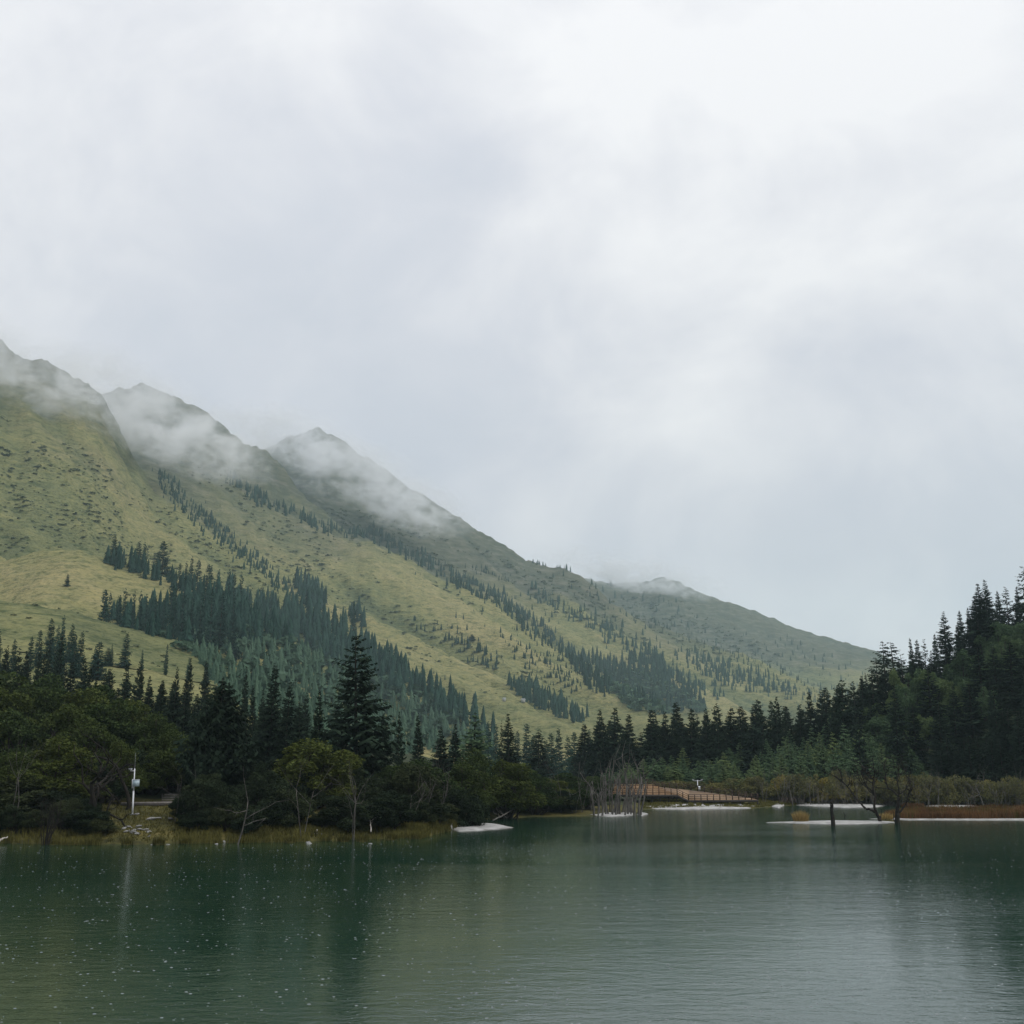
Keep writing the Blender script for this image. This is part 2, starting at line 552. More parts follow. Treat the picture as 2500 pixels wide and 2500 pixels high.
def make_mountain_mat():
    m, t, o = new_mat('mountain_turf')
    g = N(t, 'ShaderNodeNewGeometry')
    P = g.outputs['Position']
    sp = N(t, 'ShaderNodeSeparateXYZ'); t.links.new(P, sp.inputs[0])
    n1 = noise(t, P, 0.0035, 5, 0.55, 0.4)
    n2 = noise(t, mapping(t, P, (1, 1, 3.0)), 0.03, 6, 0.62)
    n3 = noise(t, mapping(t, P, (0.8, 0.8, 2.2)), 0.10, 5, 0.7)       # terracettes lie level along the slope
    dry = N(t, 'ShaderNodeAttribute', attribute_name='dry').outputs['Fac']
    mixn = mth(t, 'ADD', mth(t, 'MULTIPLY', n1, 0.38), mth(t, 'MULTIPLY', n2, 0.34))
    mixn = mth(t, 'ADD', mixn, mth(t, 'MULTIPLY', dry, 0.28))
    grass = ramp(t, mixn, [(0.29, (0.100, 0.118, 0.060)), (0.41, (0.180, 0.186, 0.084)), (0.52, (0.240, 0.226, 0.102)), (0.66, (0.305, 0.265, 0.130))])
    mott = ramp(t, n3, [(0.38, (0.52, 0.60, 0.56)), (0.47, (0.90, 0.92, 0.92)), (0.54, (1, 1, 1)), (0.7, (1.12, 1.09, 1.02))])
    c = mixc(t, 1.0, grass, mott, 'MULTIPLY')
    n4 = noise(t, mapping(t, P, (1, 1, 1.6)), 0.33, 4, 0.7)
    c = mixc(t, 1.0, c, ramp(t, n4, [(0.36, (0.55, 0.60, 0.58)), (0.47, (0.95, 0.95, 0.95)), (0.7, (1.15, 1.13, 1.08))]), 'MULTIPLY')
    # heather and bare rock towards the tops
    hz = mth(t, 'ADD', mth(t, 'DIVIDE', sp.outputs[2], 900.0), mth(t, 'MULTIPLY', mth(t, 'SUBTRACT', n1, 0.5), 0.55))
    far = mth(t, 'MULTIPLY', mth(t, 'DIVIDE', mth(t, 'SUBTRACT', sp.outputs[1], 1900.0), 1500.0, clamp=True), 0.22)
    up = N(t, 'ShaderNodeMapRange'); up.inputs[1].default_value = 0.36; up.inputs[2].default_value = 0.58
    t.links.new(mth(t, 'ADD', hz, far), up.inputs[0])
    rock = ramp(t, n2, [(0.35, (0.040, 0.050, 0.042)), (0.52, (0.078, 0.086, 0.066)), (0.68, (0.145, 0.140, 0.120))])
    c = mixc(t, mth(t, 'MULTIPLY', up.outputs[0], 0.85), c, rock)
    nb = mth(t, 'ADD', mth(t, 'MULTIPLY', n2, 0.5), mth(t, 'MULTIPLY', n3, 0.5))
    b = principled(t, o, c, 0.95, 0.05, bump(t, nb, 0.8, 12.0))
    return m


def make_ground_mat():
    m, t, o = new_mat('bank_turf')
    g = N(t, 'ShaderNodeNewGeometry')
    P = g.outputs['Position']
    n1 = noise(t, P, 0.16, 5, 0.6)
    n2 = noise(t, P, 1.4, 5, 0.65)
    s = mth(t, 'ADD', mth(t, 'MULTIPLY', n1, 0.55), mth(t, 'MULTIPLY', n2, 0.45))
    c = ramp(t, s, [(0.34, (0.022, 0.021, 0.012)), (0.47, (0.062, 0.060, 0.020)), (0.57, (0.105, 0.090, 0.028)), (0.70, (0.14, 0.11, 0.045))])
    principled(t, o, c, 0.95, 0.1, bump(t, s, 0.7, 0.4))
    return m


def make_forest_floor():
    m, t, o = new_mat('forest_floor')
    g = N(t, 'ShaderNodeNewGeometry')
    n = noise(t, g.outputs['Position'], 0.3, 6, 0.65)
    principled(t, o, ramp(t, n, [(0.35, (0.016, 0.022, 0.012)), (0.6, (0.045, 0.055, 0.024)), (0.75, (0.07, 0.072, 0.032))]), 0.95, 0.1, bump(t, n, 0.6, 0.6))
    return m


def make_sand():
    m, t, o = new_mat('pale_sand')
    g = N(t, 'ShaderNodeNewGeometry')
    n = noise(t, g.outputs['Position'], 0.7, 6, 0.65)
    sp = N(t, 'ShaderNodeSeparateXYZ'); t.links.new(g.outputs['Position'], sp.inputs[0])
    wet = N(t, 'ShaderNodeMapRange'); wet.inputs[1].default_value = 0.0; wet.inputs[2].default_value = 0.09
    t.links.new(mth(t, 'ADD', sp.outputs[2], mth(t, 'MULTIPLY', mth(t, 'SUBTRACT', n, 0.5), 0.16)), wet.inputs[0])
    c = ramp(t, n, [(0.36, (0.17, 0.165, 0.15)), (0.48, (0.33, 0.325, 0.31)), (0.66, (0.48, 0.475, 0.46))])
    c = mixc(t, wet.outputs[0], (0.14, 0.135, 0.12), c)
    principled(t, o, c, 0.8, 0.3, bump(t, n, 0.5, 0.15))
    return m


def make_water():
    m, t, o = new_mat('lake_water')
    g = N(t, 'ShaderNodeNewGeometry')
    P = g.outputs['Position']
    w1 = noise(t, mapping(t, P, (0.8, 1.3, 1)), 1.9, 4, 0.62, 0.3)
    w2 = noise(t, mapping(t, P, (0.7, 1.5, 1), (5, 3, 0)), 0.55, 3, 0.55)
    w3 = noise(t, mapping(t, P, (1, 0.8, 1), (9, 1, 0)), 5.5, 3, 0.6)
    calm = noise(t, mapping(t, P, (0.25, 1.0, 1), (2, 7, 0)), 0.045, 3, 0.5, 0.4)    # patches of wind on the water
    st = ramp(t, calm, [(0.36, (0.35, 0.35, 0.35)), (0.58, (1, 1, 1))])
    h = mth(t, 'ADD', mth(t, 'ADD', mth(t, 'MULTIPLY', w1, 0.75), mth(t, 'MULTIPLY', w2, 0.8)), mth(t, 'MULTIPLY', w3, 0.26))
    h = mth(t, 'MULTIPLY', h, st)
    depth = noise(t, P, 0.02, 3, 0.5)
    c = ramp(t, depth, [(0.35, (0.008, 0.030, 0.015)), (0.65, (0.012, 0.044, 0.026))])
    b = principled(t, o, c, 0.09, 0.5, bump(t, h, 0.30, 0.08))
    b.inputs['IOR'].default_value = 1.45
    return m


def flat_mat(name, col, rough=0.6, spec=0.3, var=0.25, scale=4.0, metal=0.0):
    m, t, o = new_mat(name)
    tcn = N(t, 'ShaderNodeTexCoord')
    n = noise(t, tcn.outputs['Object'], scale, 5, 0.6)
    lo = tuple(v * (1 - var) for v in col); hi = tuple(min(1, v * (1 + var)) for v in col)
    b = principled(t, o, ramp(t, n, [(0.35, lo), (0.65, hi)]), rough, spec, bump(t, n, 0.2, 0.02))
    b.inputs['Metallic'].default_value = metal
    return m


def make_deck():
    m, t, o = new_mat('orange_deck_planks')
    tcn = N(t, 'ShaderNodeTexCoord')
    n = noise(t, mapping(t, tcn.outputs['Object'], (0.3, 7, 1)), 1.0, 4, 0.6)
    principled(t, o, ramp(t, n, [(0.3, (0.15, 0.090, 0.045)), (0.5, (0.235, 0.142, 0.070)), (0.7, (0.30, 0.20, 0.11))]), 0.6, 0.3, bump(t, n, 0.3, 0.02))
    return m


M['mountain'] = make_mountain_mat()
M['ground'] = make_ground_mat()
M['floor'] = make_forest_floor()
M['sand'] = make_sand()
M['water'] = make_water()
M['deck'] = make_deck()
M['rail'] = flat_mat('dark_rail_wood', (0.055, 0.034, 0.024), 0.7, 0.3, 0.35)
M['white_metal'] = flat_mat('white_painted_steel', (0.62, 0.64, 0.66), 0.4, 0.4, 0.06)
M['grey_metal'] = flat_mat('grey_steel', (0.30, 0.32, 0.33), 0.45, 0.5, 0.1)
M['blue_box'] = flat_mat('pale_blue_cabinet_paint', (0.40, 0.50, 0.54), 0.4, 0.4, 0.06)
M['lens'] = flat_mat('black_lens', (0.015, 0.015, 0.018), 0.2, 0.6, 0.1)
M['grey_plank'] = flat_mat('weathered_grey_planks', (0.17, 0.155, 0.14), 0.7, 0.3, 0.3)
M['dark_plank'] = flat_mat('dark_wet_planks', (0.035, 0.030, 0.026), 0.7, 0.3, 0.3)
M['rock'] = flat_mat('pale_grey_rock', (0.22, 0.22, 0.21), 0.85, 0.2, 0.4, 2.5)
M['hut_wall'] = flat_mat('whitewashed_wall', (0.36, 0.36, 0.34), 0.85, 0.2, 0.1)
M['hut_roof'] = flat_mat('pale_metal_roof', (0.28, 0.29, 0.29), 0.6, 0.3, 0.15)

# ------------------------------------------------------------------ large structure: lake, bank, mountain
AZ0, AZ1 = R(-42), R(42)


def polar_mesh(name, azs, rs, mat, zoff=0.0):
    A, RR = np.meshgrid(azs, rs)
    Z = terrain(A, RR) + zoff
    V = np.stack([RR * np.sin(A), RR * np.cos(A), Z], -1).reshape(-1, 3)
    na, nr = len(azs), len(rs)
    i = np.arange(nr - 1)[:, None] * na; j = np.arange(na - 1)[None]
    Q = np.stack([i + j, i + j + 1, i + na + j + 1, i + na + j], -1).reshape(-1, 4)
    me = mesh(name, V, [Q], mat, True)
    at = me.attributes.new('dry', 'FLOAT', 'POINT')
    at.data.foreach_set('value', dryness(A, RR).ravel().astype(np.float32))
    return V, Q, me


near_rs = np.concatenate([[60, 80], np.arange(92, 260, 0.8), np.arange(260, 430.1, 3.0)])
V, Q, me = polar_mesh('ground', np.linspace(AZ0, AZ1, 560), near_rs, M['ground'])
me.materials.append(M['floor'])
cen = V[Q].mean(1)
_caz = np.arctan2(cen[:, 0], cen[:, 1]); _cr = np.hypot(cen[:, 0], cen[:, 1])
_dr = _cr - shore_r(_caz)
_mi = (_dr > 26).astype(np.int32)
me.materials.append(M['mountain'])
_mi[(_caz < float(az_of(950))) & (cen[:, 2] > near_h(_caz, _cr) + 2.0)] = 2
me.polygons.foreach_set('material_index', _mi)
tag(link('ground', me), 'grassy lake bank and forest floor around the water', 'ground', kind='structure')

far_rs = np.concatenate([np.arange(430.1, 900, 6), np.geomspace(900, 5200, 330)])
V, Q, me = polar_mesh('mountain', np.linspace(AZ0, AZ1, 620), far_rs, M['mountain'])
tag(link('mountain', me), 'grassy mountain slopes with spurs descending to the right', 'mountain', kind='structure')

wv = [(-6000, -300, 0), (6000, -300, 0), (6000, 900, 0), (-6000, 900, 0)]
tag(link('lake', mesh('lake', wv, [[(0, 1, 2, 3)]], M['water'])), 'dark green rain-rippled lake water', 'lake', kind='structure')


def mound(name, outline, label, mat, hgt=0.12, rim=-0.08):
    """a low bar of ground rising from the water; outline in photograph pixels on the water plane"""
    xs, ys = px_ground([p[0] for p in outline], [p[1] for p in outline])
    P = np.c_[xs, ys]
    # refine the outline so that its edge wanders
    t = np.linspace(0, len(P), 8 * len(P), endpoint=False)
    Pc = np.vstack([P, P[:1]])
    E = np.c_[np.interp(t, np.arange(len(Pc)), Pc[:, 0]), np.interp(t, np.arange(len(Pc)), Pc[:, 1])]
    c = E.mean(0)
    E = c + (E - c) * (1 + 0.10 * (vnoise(t * 0.9, t * 0 + len(outline), 3) - 0.5))[:, None]
    rings = []
    for f, z in ((1.0, rim), (0.9, 0.02 + 0.2 * hgt), (0.7, hgt * 0.75), (0.35, hgt)):
        q = c + (E - c) * f
        rings.append(np.c_[q, np.full(len(q), z) + (hgt * 0.35 * (fbm(q[:, 0] * 0.6, q[:, 1] * 0.6, 3, 8) - 0.5) if f < 1 else 0)])
    rings.append(np.array([[c[0], c[1], hgt]]))
    V = np.vstack(rings); n = len(E)
    gz = ground_xy(V[:, 0], V[:, 1])
    V[n:, 2] = np.maximum(V[n:, 2], np.minimum(gz[n:], 0.5) + 0.07)
    V[:n, 2] = np.where(gz[:n] > 0, np.minimum(gz[:n], 0.5) - 0.02, V[:n, 2])
    Q = []
    for k in range(3):
        a = np.arange(n); b = (a + 1) % n
        Q.append(np.stack([k * n + a, k * n + b, (k + 1) * n + b, (k + 1) * n + a], -1))
    a = np.arange(n); T = np.stack([3 * n + a, 3 * n + (a + 1) % n, np.full(n, 4 * n)], -1)
    return tag(link(name, mesh(name, V, [np.vstack(Q), T], mat, True)), label, 'sand bar', kind='structure')


mound('sand_spit', [(826, 1551), (873, 1551), (901, 1553), (940, 1555), (971, 1561.5), (940, 1566), (901, 1569), (864, 1571), (836, 1560)],
      'white sand spit below the leaning shore bush', M['sand'], 0.22)
mound('sand_bar', [(1440, 1552), (1503, 1549.5), (1587, 1548), (1671, 1549), (1705, 1551.5), (1671, 1554.5), (1587, 1556), (1503, 1554.5)],
      'white sand bar carrying the dead trees', M['sand'], 0.16)
mound('sand_bar', [(1112, 1539), (1150, 1537), (1193, 1535.5), (1196, 1539.5), (1150, 1541.5)], 'thin white bar at the foot of the dead trunk cluster', M['sand'], 0.2)
mound('sand_bar', [(1200, 1537), (1212, 1533.5), (1224, 1536), (1212, 1540)], 'tiny white bar right of the dead trunk cluster', M['sand'], 0.2)
mound('sand_bar', [(1205, 1525), (1270, 1522.5), (1340, 1522), (1417, 1522), (1420, 1526), (1340, 1527.5), (1270, 1528)], 'white shore strip below the boardwalk', M['sand'], 0.3)
mound('sand_bar', [(1455, 1522), (1466, 1518), (1480, 1520), (1470, 1525.5)], 'small white bar right of the boardwalk end', M['sand'], 0.3)
mound('sand_bar', [(1497, 1519), (1545, 1516), (1610, 1516.5), (1685, 1518), (1660, 1523.5), (1600, 1525), (1540, 1522)], 'long pale sand bar behind the dead trees', M['sand'], 0.3)
mound('sand_bar', [(1741, 1521), (1775, 1516.5), (1845, 1517), (1850, 1524), (1790, 1526)], 'pale sand bar behind the red grass', M['sand'], 0.3)
mound('sand_bar', [(1892, 1526), (1940, 1521), (2000, 1521), (2000, 1529)], 'pale sand bar at the right edge', M['sand'], 0.3)
mound('sand_bar', [(1632, 1545), (1700, 1542), (2000, 1541), (2080, 1546), (2000, 1549), (1700, 1548)], 'thin pale rim of the red grass islet', M['sand'], 0.10)
mound('grass_islet', [(1664, 1543), (1720, 1533), (1850, 1529), (2000, 1529), (2080, 1536), (2040, 1545), (1850, 1546.3), (1700, 1546)], 'low islet of reddish sedge', M['ground'], 0.35)

# ------------------------------------------------------------------ plants: generators
def conifer(seed, H=20.0, W=0.17, whorls=42, nb=7, droop=-0.35, shag=1.0, steps=6, top_bare=0.0, start=0.1, power=0.85):
    g = np.random.default_rng(seed)
    t = start + (1 - start) * ((np.arange(whorls) + g.random(whorls) * 0.6) / whorls)
    V = []; vals = []
    gap = np.interp(t, np.linspace(0, 1, 12), 0.66 + 0.62 * g.random(12))
    rows = []
    for i, ti in enumerate(t):
        n = max(3, int(round(nb * (0.55 + 0.45 * (1 - ti)) + g.integers(-1, 2))))
        a0 = g.random() * 6.28
        for k in range(n):
            L = W * H * ((1 - ti) ** power + 0.03) * gap[i] * (0.62 + 0.55 * g.random())
            if ti < start + 0.12: L *= 0.55 + 0.45 * (ti - start) / 0.12
            rows.append((ti * H + g.normal(0, 0.55) * H / whorls, a0 + k * 6.283 / n + g.normal(0, 0.22), L, droop * (1 - ti * 1.3) + g.normal(0, 0.10)))
    B = np.array(rows)
    for s in np.linspace(0.22, 1.0, steps):
        z = B[:, 0] + B[:, 2] * (B[:, 3] * s + 0.22 * s * s)
        ca, sa = np.cos(B[:, 1]), np.sin(B[:, 1])
        c = np.c_[ca * B[:, 2] * s, sa * B[:, 2] * s, z]
        l = (0.34 * B[:, 2] * (1.15 - 0.7 * s) + 0.16) * shag
        for side in (-1, 1, 0):
            m = len(B)
            ang = B[:, 1] + side * (0.95 + g.normal(0, 0.2, m))
            dz = -0.25 - 0.35 * g.random(m) if side else -0.1 * np.ones(m)
            ll = l * (0.7 + 0.6 * g.random(m)) * (0.7 if side == 0 else 1)
            d = np.c_[np.cos(ang), np.sin(ang), dz] * ll[:, None]
            w = np.c_[-np.sin(ang), np.cos(ang), g.normal(0, 0.5, m)] * (0.17 * ll + 0.05)[:, None]
            hang = np.c_[np.zeros(m), np.zeros(m), -0.28 * ll]
            p0 = c + g.normal(0, 0.05, (m, 3)) * ll[:, None]
            V.append(np.stack([p0, p0 + d * 0.5 + w + hang * 0.6, p0 + d + hang, p0 + d * 0.55 - w], 1))
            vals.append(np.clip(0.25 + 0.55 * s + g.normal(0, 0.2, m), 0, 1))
    V = np.concatenate(V).reshape(-1, 3); vals = np.concatenate(vals)
    if top_bare > 0:        # thin out the top so that sky shows through
        q = V.reshape(-1, 4, 3)
        keep = (q[:, 0, 2] < H * (1 - top_bare)) | (g.random(len(q)) < 0.62)
        q = q[keep]; vals = vals[keep]; V = q.reshape(-1, 3)
    Q = np.arange(len(V)).reshape(-1, 4)
    tr = Geo()
    zz = np.linspace(-0.6, H * 1.0, 8)
    bend = np.c_[np.cumsum(g.normal(0, 0.03, 8)), np.cumsum(g.normal(0, 0.03, 8)), zz]
    bend[:, :2] -= bend[0, :2]
    tr.tube(bend, np.linspace(H * 0.014, 0.025, 8), 7)
    for _ in range(16):       # dead twigs low on the trunk
        z = H * (0.04 + 0.22 * g.random()); a = g.random() * 6.28; L = H * W * (0.25 + 0.3 * g.random())
        tr.tube([(0, 0, z), (math.cos(a) * L * 0.6, math.sin(a) * L * 0.6, z - 0.05 * L), (math.cos(a) * L, math.sin(a) * L, z - 0.25 * L)], [0.035, 0.025, 0.01], 3)
    return V, Q, vals, tr


def grow(g, geo, p, d, L, r, depth, spread=0.6, segs=5, up=0.12, wig=0.22, kids=(2, 4), sides=5, tips=None):
    P = [np.array(p, float)]; d = np.array(d, float); d /= np.linalg.norm(d)
    for _ in range(segs):
        d = d + g.normal(0, wig, 3) + np.array((0, 0, up)); d /= np.linalg.norm(d)
        P.append(P[-1] + d * L / segs)
    P = np.array(P)
    geo.tube(P, np.linspace(r, r * (0.5 if depth > 0 else 0.25), len(P)), sides if depth > 1 else (4 if depth == 1 else 3))
    if depth == 0:
        if tips is not None: tips.append(P[-1])
        return
    for k in range(g.integers(kids[0], kids[1] + 1)):
        f = 0.35 + 0.65 * g.random() if k else 1.0
        i = f * segs; a = int(min(segs - 1, math.floor(i))); q = P[a] + (P[a + 1] - P[a]) * (i - a)
        nd = d * 0.55 + g.normal(0, spread, 3)
        grow(g, geo, q, nd, L * (0.5 + 0.3 * g.random()), r * (0.62 if k == 0 else 0.42), depth - 1, spread, max(3, segs - 1), up, wig, kids, sides, tips)


def leafquads(g, C, size, flat=0.5):
    m = len(C)
    a = g.normal(0, 1, (m, 3)); a[:, 2] *= flat; a /= np.linalg.norm(a, axis=1)[:, None]
    b = g.normal(0, 1, (m, 3)); b[:, 2] *= flat
    b -= (a * b).sum(1)[:, None] * a; b /= np.linalg.norm(b, axis=1)[:, None]
    s = size * (0.6 + 0.8 * g.random(m))[:, None]
    return np.stack([C - a * s, C + b * s * 0.55, C + a * s, C - b * s * 0.55], 1).reshape(-1, 3)


def broadleaf(seed, H=9.0, Rr=4.0, trunk_h=0.25, lumps=14, leaves=5200, size=0.19, stems=4, flat=0.55, sparse=0.0):
    """several stems, boughs carrying separate shelves of leaves"""
    g = np.random.default_rng(seed)
    C = []; v = []
    tr = Geo()
    base_z = H * trunk_h
    centres = []
    for k in range(lumps):
        f = (k + 0.5) / lumps
        ang = k * 2.399 + g.normal(0, 0.3)
        rad = Rr * math.sqrt(f) * 0.82 * (0.7 + 0.5 * g.random())
        top = base_z + (H - base_z) * math.sqrt(max(0.04, 1 - (rad / Rr) ** 2)) * 0.86
        z = top * (1 - 0.42 * g.random() ** 1.5) if k % 3 else base_z + (top - base_z) * (0.25 + 0.3 * g.random())
        centres.append((rad * math.cos(ang), rad * math.sin(ang), max(base_z, z) * (0.88 + 0.24 * g.random()), Rr * (0.13 + 0.2 * g.random())))
    ws = np.array([c[3] ** 2 for c in centres]); ws /= ws.sum()
    for c, w in zip(centres, ws):
        m = int(leaves * w)
        d = g.normal(0, 1, (m, 3)); d[:, 2] = np.where(d[:, 2] < -0.2, d[:, 2] * 0.5, d[:, 2])
        d /= np.linalg.norm(d, axis=1)[:, None]
        rr = c[3] * (0.62 + 0.45 * g.random(m) ** 0.6) * (0.75 + 0.6 * vnoise(d[:, 0] * 2.2 + c[0], d[:, 2] * 2.2 + d[:, 1] * 1.7 + c[1], seed))
        C.append(np.array(c[:3]) + d * rr[:, None] * np.array((1.08, 1.08, flat)))
        v.append(np.clip(0.55 + g.normal(0, 0.22, m) + 0.25 * (g.random() - 0.5), 0, 1))
    C = np.concatenate(C); v = np.concatenate(v)
    if sparse: 
        k = g.random(len(C)) > sparse
        C = C[k]; v = v[k]
    V = leafquads(g, C, size)
    pick = list(range(lumps)); g.shuffle(pick)
    for s in range(stems):
        a = s / stems * 6.283 + g.random()
        b = np.array((0.12 * Rr * math.cos(a), 0.12 * Rr * math.sin(a), -0.4))
        for q in pick[s::stems]:
            c = np.array(centres[q][:3])
            mid = b * 0.4 + c * 0.5 + np.array((0, 0, 0.12 * H)) * (0.3 + g.random() * 0.4) + g.normal(0, 0.06 * Rr, 3)
            m0 = (b + mid) / 2 + g.normal(0, 0.04 * Rr, 3)
            r0 = 0.016 * H * (0.7 + 0.5 * g.random())
            tr.tube([b, m0, mid, (mid + c) / 2 + g.normal(0, 0.05 * Rr, 3), c], np.linspace(r0, r0 * 0.22, 5), 5)
            for _ in range(3):
                e = c + g.normal(0, 0.45, 3) * centres[q][3] + np.array((0, 0, 0.3 * centres[q][3]))
                tr.tube([c * 0.75 + mid * 0.25, (c + e) / 2 + g.normal(0, 0.1, 3), e], [r0 * 0.3, r0 * 0.2, r0 * 0.08], 3)
    return V, np.arange(len(V)).reshape(-1, 4), v, tr


LIB = {}


def lib(key, made, leaf, bark):
    V, Qf, v, tr = made
    LIB[key] = (mesh(key + '_crown', V, [Qf], M[leaf], False, v), tr.mesh(key + '_trunk', M[bark], True))


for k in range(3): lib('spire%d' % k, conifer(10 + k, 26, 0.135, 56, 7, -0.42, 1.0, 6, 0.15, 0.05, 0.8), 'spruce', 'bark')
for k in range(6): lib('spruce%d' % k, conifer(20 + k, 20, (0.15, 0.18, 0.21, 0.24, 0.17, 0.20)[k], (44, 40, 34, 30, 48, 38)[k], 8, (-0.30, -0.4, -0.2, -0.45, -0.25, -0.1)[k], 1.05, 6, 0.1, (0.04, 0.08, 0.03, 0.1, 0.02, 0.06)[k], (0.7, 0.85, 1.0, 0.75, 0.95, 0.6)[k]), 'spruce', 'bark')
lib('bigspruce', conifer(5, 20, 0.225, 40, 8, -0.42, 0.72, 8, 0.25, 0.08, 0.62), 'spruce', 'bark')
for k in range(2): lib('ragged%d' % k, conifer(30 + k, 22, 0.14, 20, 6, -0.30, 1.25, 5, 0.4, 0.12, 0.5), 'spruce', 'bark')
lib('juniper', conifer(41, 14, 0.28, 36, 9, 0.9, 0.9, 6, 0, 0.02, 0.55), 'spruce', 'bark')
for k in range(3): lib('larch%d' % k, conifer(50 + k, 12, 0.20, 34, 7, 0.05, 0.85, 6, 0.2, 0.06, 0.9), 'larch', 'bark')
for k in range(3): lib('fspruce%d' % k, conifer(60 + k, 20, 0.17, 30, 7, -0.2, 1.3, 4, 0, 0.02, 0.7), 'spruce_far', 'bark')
for k in range(4): lib('olive%d' % k, broadleaf(70 + k, 9, 4.2, 0.05, 34, 20000, 0.14, 4, 0.85), 'olive', 'bark')
for k in range(3): lib('dark%d' % k, broadleaf(80 + k, 6, 3.3, 0.02, 30, 16000, 0.13, 5, 0.9), 'dark_leaf', 'bark')
for k in range(3): lib('mid%d' % k, broadleaf(90 + k, 10, 3.6, 0.06, 30, 8000, 0.22, 3, 0.95), 'mid_leaf', 'bark')
for k in range(4): lib('willow%d' % k, broadleaf(100 + k, 5, 2.6, 0.16, 22, 2800, 0.14, 8, 0.95, 0.2), 'willow', 'grey_bark')
REF_H = {'spire': 26, 'spruce': 20, 'bigspruce': 20, 'ragged': 22, 'juniper': 14, 'larch': 12, 'fspruce': 20, 'olive': 9, 'dark': 6, 'mid': 10, 'willow': 5}
KIND = {'spire': ('spruce_tree', 'spruce'), 'spruce': ('spruce_tree', 'spruce'), 'bigspruce': ('spruce_tree', 'spruce'), 'ragged': ('spruce_tree', 'spruce'), 'juniper': ('juniper_tree', 'juniper'),
        'larch': ('larch_tree', 'larch'), 'fspruce': ('spruce_tree', 'spruce'), 'olive': ('broadleaf_tree', 'tree'), 'dark': ('shore_bush', 'bush'), 'mid': ('broadleaf_tree', 'tree'), 'willow': ('willow_shrub', 'willow')}
HEIGHTS = []


def plant_at(key, X, Y, H, label, group=None, wide=1.0, rz=None, lean=0.03, sink=0.0):
    stem = key.rstrip('0123456789')
    cr, trm = LIB[key]
    s = H / REF_H[stem]
    nm, cat = KIND[stem]
    z = float(ground_xy(np.array(X), np.array(Y))) - sink
    e = thing(nm, label, cat, (X, Y, z), random.uniform(0, 6.28) if rz is None else rz, (s * wide, s * wide, s), group)
    if lean: e.rotation_euler = (random.uniform(-lean, lean), random.uniform(-lean, lean), e.rotation_euler[2])
    link('trunk', trm, e); link('crown', cr, e)
    HEIGHTS.append((nm, round(H, 1), round(math.hypot(X, Y))))
    return e


def plant_px(key, x, ytop, r, label, group=None, wpx=None, wide=1.0, raw=False, **kw):
    if not raw: r = deep(x, r)
    X, Y, Z = (float(v) for v in px(x, ytop, r))
    z = float(ground_xy(np.array(X), np.array(Y)))
    H = max(1.5, Z - z)
    if wpx:       # crown width measured in the photograph
        stem = key.rstrip('0123456789')
        V = np.empty(len(LIB[key][0].vertices) * 3, np.float32); LIB[key][0].vertices.foreach_get('co', V)
        half = np.percentile(np.hypot(V[0::3], V[1::3]), 97)
        s = H / REF_H[stem]
        wide = (wpx / 2 * r / F) / (half * s)
    return plant_at(key, X, Y, H, label, group, wide, **kw)


def deep(x, r):
    # distances on the left shore were measured along the view axis
    return r / math.cos(float(az_of(x))) if x < 850 and r < 262 else r


def rk(stem, n): return stem + str(random.randrange(n))


# ------------------------------------------------------------------ left shore: the trees one can pick out
plant_px('bigspruce', 680, 1198, 138, 'tall broad black spruce towering over the left shore wood', wpx=150)
plant_px('juniper', 422, 1282, 128, 'wide dense black conifer behind the clearing on the left shore', wpx=125)
plant_px('juniper', 395, 1330, 126, 'lower black conifer leaning against the wide dense one', wpx=80)
plant_px('spruce1', 602, 1300, 134, 'small pointed black spruce just left of the towering spruce', wpx=48)
plant_px('spruce0', 514, 1255, 172, 'pointed dark spruce behind the shore wood, left of the towering spruce', wpx=66)
plant_px('spruce2', 545, 1285, 168, 'shorter dark spruce touching the pointed one behind the shore wood', wpx=60)
plant_px('spruce3', 468, 1370, 140, 'dark spruce half hidden above the dome-shaped bush', wpx=60)
plant_px('spruce2', 755, 1342, 150, 'narrow dark spruce right of the towering spruce', wpx=34)
plant_px('spruce0', 792, 1350, 160, 'second narrow dark spruce right of the towering spruce', wpx=36)
plant_px('larch1', 893, 1346, 185, 'bushy olive green conifer above the right end of the left wood', wpx=80)
plant_px('ragged0', 946, 1358, 240, 'thin nearly bare spruce beside the dark pointed one at the valley mouth', wpx=14)
plant_px('spire1', 962, 1345, 230, 'dark pointed spruce standing clear at the valley mouth', wpx=44)
plant_px('spruce1', 115, 1196, 225, 'tallest dark spruce on the far left behind the olive trees', wpx=40)
plant_px('spruce2', 76, 1210, 230, 'dark spruce left of the tallest one behind the olive trees', wpx=22)
plant_px('spruce3', 17, 1216, 235, 'dark spruce at the left edge behind the olive trees', wpx=34)
g_edge = 'dark spruces along the top of the left wood'
for x, y, r, w in ((241, 1252, 215, 30), (260, 1247, 220, 26), (333, 1256, 230, 18), (358, 1240, 260, 20), (392, 1250, 255, 24), (465, 1256, 235, 18), (305, 1290, 200, 44), (282, 1296, 190, 38), (330, 1300, 185, 44),
                   (205, 1262, 240, 30), (50, 1228, 245, 26), (95, 1222, 240, 24), (160, 1240, 240, 30), (425, 1275, 240, 24), (350, 1330, 165, 40), (570, 1325, 165, 36), (640, 1330, 160, 46), (725, 1345, 165, 40), (835, 1372, 190, 34), (860, 1366, 200, 30)):
    plant_px(rk('spruce', 6), x, y, r, 'dark spruce in the ragged row above the left shore wood', g_edge, wpx=w * 1.5)
g_back = 'dark spruces massed behind the olive trees'
